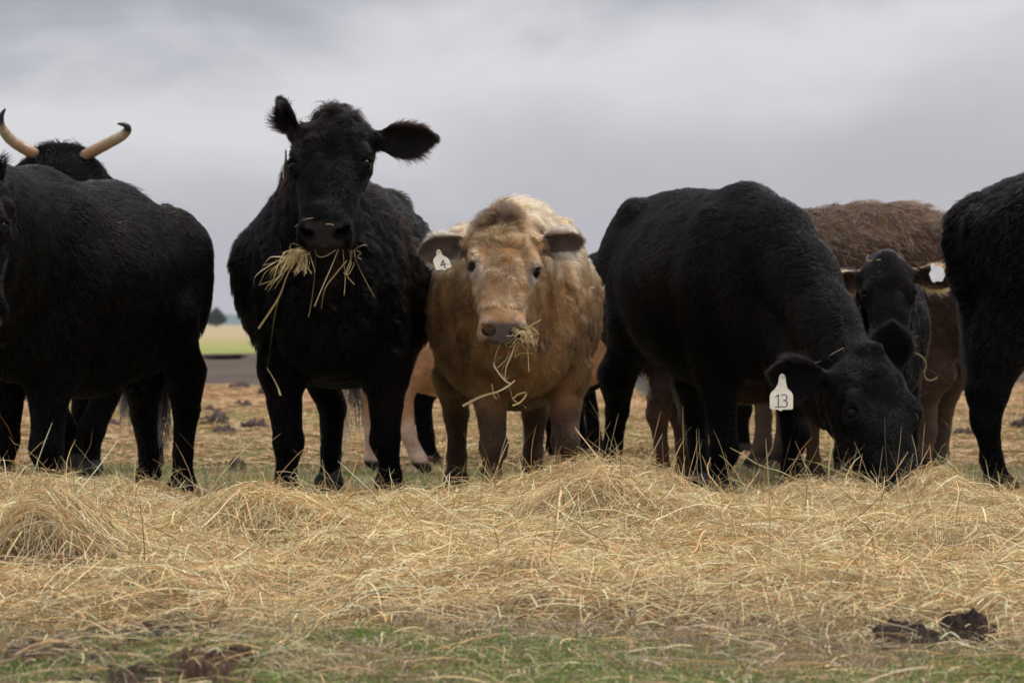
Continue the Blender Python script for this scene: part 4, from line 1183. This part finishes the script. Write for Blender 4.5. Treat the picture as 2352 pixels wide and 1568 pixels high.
if want('I'):
    HERD['I'] = cow('pale_calf', 'pale tan calf behind the tan calf, only its striding hind leg in view', 'calf',
        (X_at(1085, 21.6), 21.6), 4, .70, seed=9, mat_fur='furlight', head=dict(poll=Vector((.55, 21.6, .75)), nose=(.6, 0, -.8), lat=(0, 1, 0), hs=.65),
        ears=[dict(dir=(.05, 1, .1)), dict(dir=(.05, 1, .1))],
        legs={'HR': {1: (985, 800), 2: (950, 850), 3: (928, 905), 4: (938, 1000), 5: (962, 1055), 6: (985, 1078), 'r': 1.15},
              'HL': {1: (900, 800), 2: (860, 860), 3: (845, 910), 4: (852, 1000), 5: (852, 1055), 6: (862, 1075)}},
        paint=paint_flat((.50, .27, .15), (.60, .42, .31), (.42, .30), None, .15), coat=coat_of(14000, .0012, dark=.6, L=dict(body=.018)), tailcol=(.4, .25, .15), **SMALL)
if want('J'):
    HERD['J'] = cow('small_black_calf', 'small black calf farther back behind the tan calf, only dark legs in view', 'calf',
        (X_at(1150, 22.9), 22.9), 6, .68, seed=10, head=dict(poll=Vector((.7, 22.9, .75)), nose=(.6, 0, -.8), lat=(0, 1, 0), hs=.65),
        ears=[dict(dir=(.05, 1, .1)), dict(dir=(.05, 1, .1))],
        legs={'HR': {2: (985, 880), 3: (965, 930), 4: (978, 1010), 5: (988, 1052), 6: (995, 1066), 'r': 1.3}, 'HL': {2: (985, 880), 3: (975, 930), 4: (985, 1000), 5: (990, 1040), 6: (995, 1055)}},
        paint=paint_black(.1), coat=coat_of(9000, .0013, L=dict(body=.02)), **SMALL)
if want('K'):
    HERD['K'] = cow('dark_brown_calf', 'dark brown calf with a pale tail switch behind the hind legs of the grazing cow', 'calf',
        (X_at(1700, 20.4), 20.4), 12, .74, seed=11, head=dict(poll=Vector((1.45, 20.2, .7)), nose=(.5, -.3, -.8), lat=(0, 1, 0), hs=.65),
        ears=[dict(dir=(.05, 1, .1)), dict(dir=(.05, 1, .1))],
        legs={'HR': {2: (1520, 900), 3: (1512, 960), 4: (1518, 1030), 5: (1525, 1080), 6: (1535, 1100)},
              'HL': {2: (1562, 900), 3: (1562, 960), 4: (1566, 1030), 5: (1570, 1080), 6: (1580, 1100)}},
        tail=[(-.76, 0, 1.15), (-.84, .0, 1.0), (-.82, -.05, .85), (-.72, -.16, .72), (-.66, -.22, .64)],
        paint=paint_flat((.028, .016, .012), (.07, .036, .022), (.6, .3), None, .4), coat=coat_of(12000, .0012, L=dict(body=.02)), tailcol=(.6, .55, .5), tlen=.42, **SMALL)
if want('L'):
    HERD['L'] = cow('far_black_cow', 'black cow farthest back, a strip of its rump beside the tan calf in view', 'cow',
        (X_at(1560, 24.4), 24.4), 14, .86, seed=12, head=dict(poll=Vector((1.6, 24.3, .6)), nose=(.5, 0, -.8), lat=(0, 1, 0), hs=.8),
        ears=[dict(dir=(.05, 1, .1)), dict(dir=(.05, 1, .1))],
        legs={'FR': {2: (1700, 900), 3: (1702, 940), 4: (1706, 1000), 5: (1706, 1030), 6: (1704, 1042)}},
        paint=paint_black(.1), coat=coat_of(10000, .0013, L=dict(body=.02)), **SMALL)

# ------------------------------------------------------------------ ear tags
from mathutils.bvhtree import BVHTree
from mathutils.geometry import tessellate_polygon
def zmap(ox, oy, k): return lambda pts: [(ox + x * k, oy + y * k) for x, y in pts]
def plate(name, pts3, th, mat, parent, O, smooth=False):
    """flat plate with thickness; pts3 outline points"""
    p = np.array(pts3, float); n = len(p)
    nrm = unit(np.cross(p[n // 3] - p[0], p[2 * n // 3] - p[0]))
    if nrm[1] > 0: nrm = -nrm
    V = np.concatenate([p + nrm * th * .5, p - nrm * th * .5])
    tri = np.array(tessellate_polygon([[Vector(q) for q in p]]))
    side = np.array([(i, (i + 1) % n, n + (i + 1) % n, n + i) for i in range(n)])
    return mesh_obj(name, V, [tri, tri[:, ::-1] + n, side], mat, parent, O, smooth=smooth)
def stroke(pts3, w_, n=10):
    p = catmull(pts3, n) if len(pts3) > 2 else np.array(pts3)
    return p, w_
def writing(name, strokes, w_, th, mat, parent, O):
    Vs, Fs, o = [], [], 0
    for st in strokes:
        p = np.array(st, float); t_ = unit(np.gradient(p, axis=0)); s_ = unit(np.cross(t_, [0, 1, 0]))
        p = p.copy(); p[0] -= t_[0] * w_ * .35; p[-1] += t_[-1] * w_ * .35
        ring = np.stack([p - s_ * w_ / 2, p + s_ * w_ / 2, p + s_ * w_ / 2 + [0, th, 0], p - s_ * w_ / 2 + [0, th, 0]], 1)
        k = len(p); Vs.append(ring.reshape(-1, 3))
        f = [(o + i * 4 + a, o + i * 4 + (a + 1) % 4, o + (i + 1) * 4 + (a + 1) % 4, o + (i + 1) * 4 + a) for i in range(k - 1) for a in range(4)]
        f += [(o, o + 1, o + 2, o + 3), (o + (k - 1) * 4 + 3, o + (k - 1) * 4 + 2, o + (k - 1) * 4 + 1, o + (k - 1) * 4)]
        Fs += f; o += k * 4
    return mesh_obj(name, np.concatenate(Vs), np.array(Fs), mat, parent, O, smooth=False)
def ring_mesh(name, c, r, rt, mat, parent, O):
    a = np.linspace(0, 2 * np.pi, 20, endpoint=False); b_ = np.linspace(0, 2 * np.pi, 8, endpoint=False)
    V = np.array([(c[0] + (r + rt * np.cos(y)) * np.cos(x), c[1] + rt * np.sin(y), c[2] + (r + rt * np.cos(y)) * np.sin(x)) for x in a for y in b_])
    Q = np.array([(i * 8 + j, i * 8 + (j + 1) % 8, ((i + 1) % 20) * 8 + (j + 1) % 8, ((i + 1) % 20) * 8 + j) for i in range(20) for j in range(8)])
    return mesh_obj(name, V, Q, mat, parent, O)
OUT13 = [(293, 563), (276, 572), (268, 590), (262, 640), (240, 680), (205, 715), (195, 740), (195, 835), (205, 847), (262, 848), (272, 858), (290, 858), (300, 848), (370, 848), (380, 838), (380, 735), (368, 710), (335, 680), (325, 640), (319, 590), (310, 572)]
def ear_Y(c, i, frac):
    fn, b_, e, wax, on, Le, We = c['ears'][i]
    return (b_ + e * Le * frac)[1]
if 'E' in HERD:
    c = HERD['E']; z = zmap(1712, 696, .288); Y_ = ear_Y(c, 1, .65) - .055
    TL = lambda v, v0: -(v - v0) * .62 / 600
    v0 = z([(0, 590)])[0][1]
    tg_ = plate('ear_tag', [P(u, v, Y_ + TL(v, v0)) for u, v in z(OUT13)], .003, M['tag'], c['root'], c['O'])
    Yn = Y_ - .0026
    PT_ = lambda q: P(q[0], q[1], Yn + TL(q[1], v0))
    one = [[PT_(q) for q in z(s)] for s in ([(242, 748), (253, 740), (263, 729)], [(263, 729), (263, 828)], [(240, 830), (285, 830)])]
    thr = [PT_(q) for q in z([(291, 738), (304, 729), (320, 730), (330, 744), (329, 764), (318, 775), (306, 777)])]
    thr2 = [PT_(q) for q in z([(306, 777), (322, 779), (332, 794), (332, 814), (321, 829), (304, 830), (290, 820)])]
    num = writing('number', one + [catmull(thr, 14), catmull(thr2, 14)], 10 * .288 * Yn / FPX, .002, M['ink'], tg_, (0, 0, 0)); num.location = -np.array(c['O']) * 0
    rg = ring_mesh('button', P(*z([(302, 594)])[0], Y_ - .004), .0048, .0016, M['tag'], tg_, (0, 0, 0))
    for o_ in (num, rg): o_.location = Vector(-c['O'])
if 'D' in HERD:
    c = HERD['D']; z = zmap(940.8, 451.6, .228); Y_ = ear_Y(c, 1, .55) - .050
    TL = lambda v, v0: -(v - v0) * .62 / 600
    v0 = z([(0, 556)])[0][1]; PT_ = lambda q: P(q[0], q[1], Yn + TL(q[1], v0))
    tg_ = plate('ear_tag', [P(u, v, Y_ + TL(v, v0)) for u, v in z([(290, 533), (272, 545), (268, 562), (272, 592), (243, 628), (237, 655), (262, 728), (272, 742), (330, 735), (342, 744), (362, 741), (368, 728), (412, 716), (422, 702), (402, 642), (380, 618), (332, 592), (317, 560), (308, 540)])], .003, M['tag'], c['root'], c['O'])
    Yn = Y_ - .0026
    num = writing('number', [[PT_(q) for q in z(s)] for s in ([(336, 642), (325, 668), (314, 694)], [(314, 694), (366, 681)], [(338, 640), (347, 680), (356, 716)])], 13 * .228 * Yn / FPX, .002, M['ink'], tg_, (0, 0, 0))
    rg = ring_mesh('button', P(*z([(292, 556)])[0], Y_ - .004), .0050, .0018, M['tag'], tg_, (0, 0, 0))
    for o_ in (num, rg): o_.location = Vector(-c['O'])
if 'G' in HERD:
    c = HERD['G']; z = zmap(1862.8, 545.7, .228); Y_ = ear_Y(c, 0, .75) - .06
    v0 = z([(0, 268)])[0][1]
    tg_ = plate('ear_tag', [P(u, v, Y_ - (v - v0) * .5 / 530) for u, v in z([(1230, 258), (1208, 272), (1205, 300), (1212, 320), (1190, 368), (1215, 437), (1240, 455), (1262, 440), (1322, 442), (1337, 408), (1356, 380), (1335, 312), (1300, 290), (1250, 285), (1245, 265)])], .003, M['tagw'], c['root'], c['O'])
if 'C' in HERD:
    c = HERD['C']; fn, b_, e, wax, on, Le, We = c['ears'][1]
    s_ = .075 / 185; rx = unit(np.array([.19, .98, 0])); q0 = b_ + e * Le * .10 + np.array([0, -.035, 0]); q0 = P(656, 352, q0[1])
    tg_ = plate('ear_tag', [q0 + rx * (x - 288) * s_ - np.array([0, 0, 1]) * (y - 600) * s_ for x, y in OUT13], .003, M['tag'], c['root'], c['O'])

# ------------------------------------------------------------------ hay in the mouths, straws on heads
def path_mesh(paths, n=16):
    parts_ = []
    for pts, Y_, w0, w1, col, roll in paths:
        Ys = Y_ if isinstance(Y_, (list, tuple)) else [Y_] * len(pts)
        p3 = np.array([P(u, v, y) for (u, v), y in zip(pts, Ys)])
        pc = catmull(p3, n) if len(p3) > 2 else np.linspace(p3[0], p3[-1], n)
        W_ = np.linspace(w0, w1, n) * .68 * np.mean(Ys) / FPX
        # camera-independent ribbon: real width, rolled by a real angle
        parts_.append(ribbons(pc[None], W_[None], np.array([roll]), np.array([col])))
    return cat(parts_)
STR = [(.62, .50, .27), (.50, .44, .20), (.66, .56, .34), (.56, .38, .17), (.46, .38, .18), (.40, .27, .12)]
rg_ = np.random.RandomState(9)
def sc_(): return np.array(STR[rg_.randint(0, len(STR))]) * (.8 + .4 * rg_.rand())
def roll_(): return 1.57 + rg_.randn() * .5
def thing(name, paths, label, cat_, group=None):
    V, F, C = path_mesh(paths)
    o = V.mean(0)
    return tag(mesh_obj(name, V, F, M['straw'], origin=tuple(o), smooth=False, cols=C), label, cat_, group)
if 'C' in HERD:
    c = HERD['C']; mY = c['Hp'](.54, 0, -.04)[1]; z = zmap(508, 207, .6117); pp = []
    for i in range(46):
        a0 = (285 + 60 * rg_.rand(), 588 + 18 * rg_.rand()); f = rg_.rand() ; r = .25 + .8 * rg_.rand()
        e = np.array([-190 + 70 * rg_.rand(), 190 * (.30 + .78 * f) + 20 * rg_.randn()]) * r
        mid = (a0[0] + e[0] * .45 + rg_.randn() * 12, a0[1] + e[1] * .30 + rg_.randn() * 11)
        k1 = (a0[0] + e[0] * .8 + rg_.randn() * 12, a0[1] + e[1] * .72 + rg_.randn() * 14)
        pp.append((z([a0, mid, k1, (a0[0] + e[0], a0[1] + e[1])]), [mY + .03, mY - .04, mY - .06 - .05 * f, mY - .05], 3.0, 2.0, sc_(), roll_()))
    for i in range(22):
        a0 = (296 + 30 * rg_.rand(), 595); pp.append((z([a0, (a0[0] + rg_.randn() * 10, 640), (a0[0] + rg_.randn() * 22 - 8, 670 + 30 * rg_.rand())]), [mY + .02, mY - .02, mY - .02], 3.2, 2.2, sc_(), roll_()))
    for pts, w0, w1, cc in (([(300, 600), (250, 690), (215, 780), (140, 895)], 4, 7, 5), ([(270, 640), (212, 795), (185, 960), (172, 1045)], 3, 4, 1), ([(172, 1043), (195, 1080), (215, 1120), (222, 1145)], 9, 9, 4),
                            ([(355, 598), (350, 700), (340, 790), (328, 852)], 3.6, 5, 4), ([(440, 598), (415, 660), (380, 740), (350, 812)], 3.5, 3.5, 2), ([(472, 640), (430, 690), (390, 745), (376, 820)], 4.5, 5.5, 4),
                            ([(458, 598), (460, 640), (466, 700), (462, 770)], 2, 2, 3), ([(495, 600), (515, 660), (545, 720), (576, 777)], 2.6, 3.2, 0), ([(488, 612), (510, 592), (530, 583), (548, 582)], 2.2, 2, 2),
                            ([(222, 578), (224, 605), (240, 618), (268, 622), (290, 600)], 2, 2, 5), ([(350, 600), (365, 625), (395, 622), (430, 600)], 4, 3, 5), ([(500, 598), (503, 640), (480, 690), (460, 686)], 4, 3, 2),
                            ([(498, 600), (485, 650), (470, 690), (500, 730)], 2.4, 2, 3), ([(505, 600), (525, 612), (512, 625), (528, 636)], 2, 2, 2), ([(490, 600), (485, 640), (475, 665), (468, 684)], 4.5, 3.5, 1), ([(480, 600), (490, 640), (482, 668), (470, 690)], 3.5, 3, 0)):
        m_ = len(pts); pp.append((z(pts), list(np.linspace(mY + .02, mY - .08, m_)), w0, w1, np.array(STR[cc]) * .9, roll_()))
    thing('hay_wisp', pp, 'ragged wisp of hay held in the mouth of the big black cow', 'hay')
if 'D' in HERD:
    c = HERD['D']; mY = c['Hp'](.53, 0, -.04)[1]; z = zmap(922, 432.8, .4559); pp = []
    for i in range(80):
        a0 = np.array([600 + 38 * rg_.randn() * .8, 735 + 18 * rg_.randn()]); an = rg_.rand() * 6.28; L_ = 35 + 45 * rg_.rand()
        b1 = a0 + L_ * .5 * np.array([np.cos(an), np.sin(an)]); an += rg_.randn() * .7; b2 = b1 + L_ * .5 * np.array([np.cos(an), abs(np.sin(an))])
        pp.append((z([a0, b1, b2]), mY - .02 + .03 * rg_.randn(), 3, 2.2, sc_() * 1.05, roll_()))
    for pts, w0, w1, cc in (([(570, 742), (610, 715), (650, 690), (706, 660)], 5, 4, 1), ([(640, 690), (670, 705), (692, 738), (678, 782)], 3, 3, 2), ([(552, 768), (545, 820), (528, 860), (482, 905)], 2.6, 2.6, 0),
                            ([(500, 772), (470, 850), (470, 895), (515, 960), (552, 985)], 4, 4, 2), ([(630, 755), (636, 810), (640, 870), (642, 922)], 4, 5, 0), ([(585, 760), (545, 860), (528, 900), (520, 970)], 4.5, 4.5, 2),
                            ([(490, 775), (485, 830), (462, 880), (470, 910)], 2, 2, 1), ([(572, 966), (545, 990), (515, 1010), (470, 1030)], 3, 3, 2), ([(548, 985), (490, 1020), (400, 1048), (308, 1095)], 4, 8, 4),
                            ([(545, 1000), (562, 1060), (585, 1080), (560, 1095)], 3, 4, 2), ([(562, 1060), (590, 1035), (632, 1030), (600, 1075), (560, 1092)], 5, 5, 3), ([(600, 1085), (622, 1098), (625, 1105)], 3, 3, 3),
                            ([(650, 628), (642, 665), (652, 690), (632, 720)], 2.2, 2, 5), ([(455, 985), (470, 1050), (490, 1052), (480, 1020)], 2.6, 2.4, 1), ([(600, 760), (570, 850), (600, 830), (660, 830)], 2.2, 2, 1),
                            ([(440, 770), (447, 800), (452, 832)], 1.6, 1.4, 4), ([(540, 760), (510, 840), (480, 860), (470, 880)], 2.4, 2.2, 2), ([(520, 880), (505, 930), (530, 960), (545, 940)], 2.4, 2.2, 0)):
        pp.append((z(pts), list(np.linspace(mY + .01, mY - .06, len(pts))), w0, w1, np.array(STR[cc]), roll_()))
    thing('hay_wisp', pp, 'tangled wisp of hay hanging from the mouth of the tan calf', 'hay')
if 'G' in HERD:
    c = HERD['G']; mY = c['Hp'](.53, 0, -.04)[1] - .1; z = zmap(1862.8, 545.7, .228); pp = []
    for pts, w0, w1, cc in (([(960, 930), (1010, 1000), (1020, 1060), (990, 1100)], 3, 3, 1), ([(1075, 990), (1030, 1020), (990, 1100), (925, 1205)], 4, 3, 1), ([(990, 960), (1040, 1060), (1060, 1120), (1030, 1150)], 4, 3, 3), ([(970, 950), (1000, 1010), (1040, 1020), (1060, 1090)], 4, 3, 5),
                            ([(1015, 1150), (1080, 1170), (1140, 1220), (1165, 1290), (1138, 1360), (1165, 1425), (1220, 1435), (1275, 1405)], 5, 6, 1), ([(1200, 1330), (1260, 1370), (1320, 1410), (1385, 1465)], 5, 6, 4)):
        pp.append((z(pts), list(np.linspace(mY, mY - .06, len(pts))), w0, w1, np.array(STR[cc]) * .8, roll_()))
    thing('hay_wisp', pp, 'looping wisp of hay dangling from the muzzle of the black calf with the white tag', 'hay')
def lay_on(c, pts, off=.012):
    body = [o for o in c['root'].children if o.name.startswith('body')][0]
    me = body.data; V = np.empty(len(me.vertices) * 3, np.float32); me.vertices.foreach_get('co', V); V = V.reshape(-1, 3) + c['O']
    bv = BVHTree.FromPolygons([tuple(v) for v in V], [tuple(p.vertices) for p in me.polygons])
    Ys = []
    for u, v in pts:
        d_ = Vector(P(u, v, 1.0) - np.array([0, 0, CAMH])).normalized()
        hit = bv.ray_cast(Vector((0, 0, CAMH)), d_)
        Ys.append(hit[0].y - off if hit[0] is not None else None)
    good = [y for y in Ys if y is not None]
    last = good[0] if good else 17.5; out_ = []
    for y in Ys:
        last = y if y is not None else last
        out_.append(last)
    return out_
for key, zz_, pts, w_, label in (
    ('D', (940.8, 451.6, .228), [(575, 420), (520, 520), (480, 620), (425, 690)], 2.2, 'thin green straw caught at the base of the tagged ear of the tan calf'),
    ('D', (940.8, 451.6, .228), [(405, 820), (365, 930), (320, 1020), (235, 1075)], 2.2, 'long bent golden straw on the shoulder of the tan calf below its ear tag'),
    ('D', (940.8, 451.6, .228), [(795, 320), (825, 370), (815, 430)], 2.2, 'short pale straw on the forehead of the tan calf under its dark tuft'),
    ('D', (940.8, 451.6, .228), [(870, 470), (940, 520), (1000, 570)], 1.8, 'slanting straw in the middle of the forehead of the tan calf'),
    ('E', (1712, 696, .288), [(785, 355), (700, 400), (600, 460), (510, 488)], 2.2, 'thin curved straw across the poll of the grazing black cow'),
    ('G', (1862.8, 545.7, .228), [(580, 170), (558, 215), (600, 232), (705, 220)], 3.0, 'pale hooked straw on the forehead of the black calf with the white tag'),
    ('C', (602, 216, .246), [(305, 1240), (390, 1175), (480, 1155)], 2.0, 'thin curved straw above the nostril of the big black cow'),
    ('C', (602, 216, .246), [(595, 1215), (650, 1215), (668, 1230)], 2.4, 'tiny straw on the middle of the nose of the big black cow')):
    if key in HERD:
        q = zmap(*zz_)(pts); thing('straw', [(q, lay_on(HERD[key], q), w_, w_ * .8, np.array(STR[0]), 1.57)], label, 'straw')
for pts, y, w_, col, label in (
    ([(1913, 1012), (1908, 1040), (1904, 1075), (1904, 1150)], 16.6, 6.5, (.60, .52, .30), 'thick pale stalk standing upright in the hay beside the head of the grazing cow'),
    ([(544, 1016), (525, 1062), (500, 1105), (470, 1165)], 16.6, 2.2, (.66, .52, .30), 'long thin stalk leaning out of the hay left of the big black cow'),
    ([(629, 1075), (618, 1110), (600, 1135), (585, 1165)], 16.6, 2.0, (.62, .48, .28), 'short thin stalk close to the nearest hoof of the big black cow')):
    thing('hay_stalk', [(pts, y, w_, w_ * .7, np.array(col), 1.57)], label, 'stalk')

# ------------------------------------------------------------------ thin air between here and the hills
hzv = np.array([(x, y, z) for x in (-5200, 5200) for y in (-60, 9100) for z in (-3.0, 60)], float)
hzf = np.array([(0, 1, 3, 2), (4, 6, 7, 5), (0, 4, 5, 1), (2, 3, 7, 6), (0, 2, 6, 4), (1, 5, 7, 3)])
hm_ = bpy.data.materials.new('air'); hm_.use_nodes = True; th2 = hm_.node_tree; th2.nodes.clear()
oo = th2.nodes.new('ShaderNodeOutputMaterial'); pv = th2.nodes.new('ShaderNodeVolumePrincipled')
pv.inputs['Color'].default_value = (.80, .86, .95, 1); pv.inputs['Density'].default_value = .00005
th2.links.new(pv.outputs[0], oo.inputs['Volume'])
tag(mesh_obj('haze', hzv, hzf, hm_, smooth=False), kind='stuff')
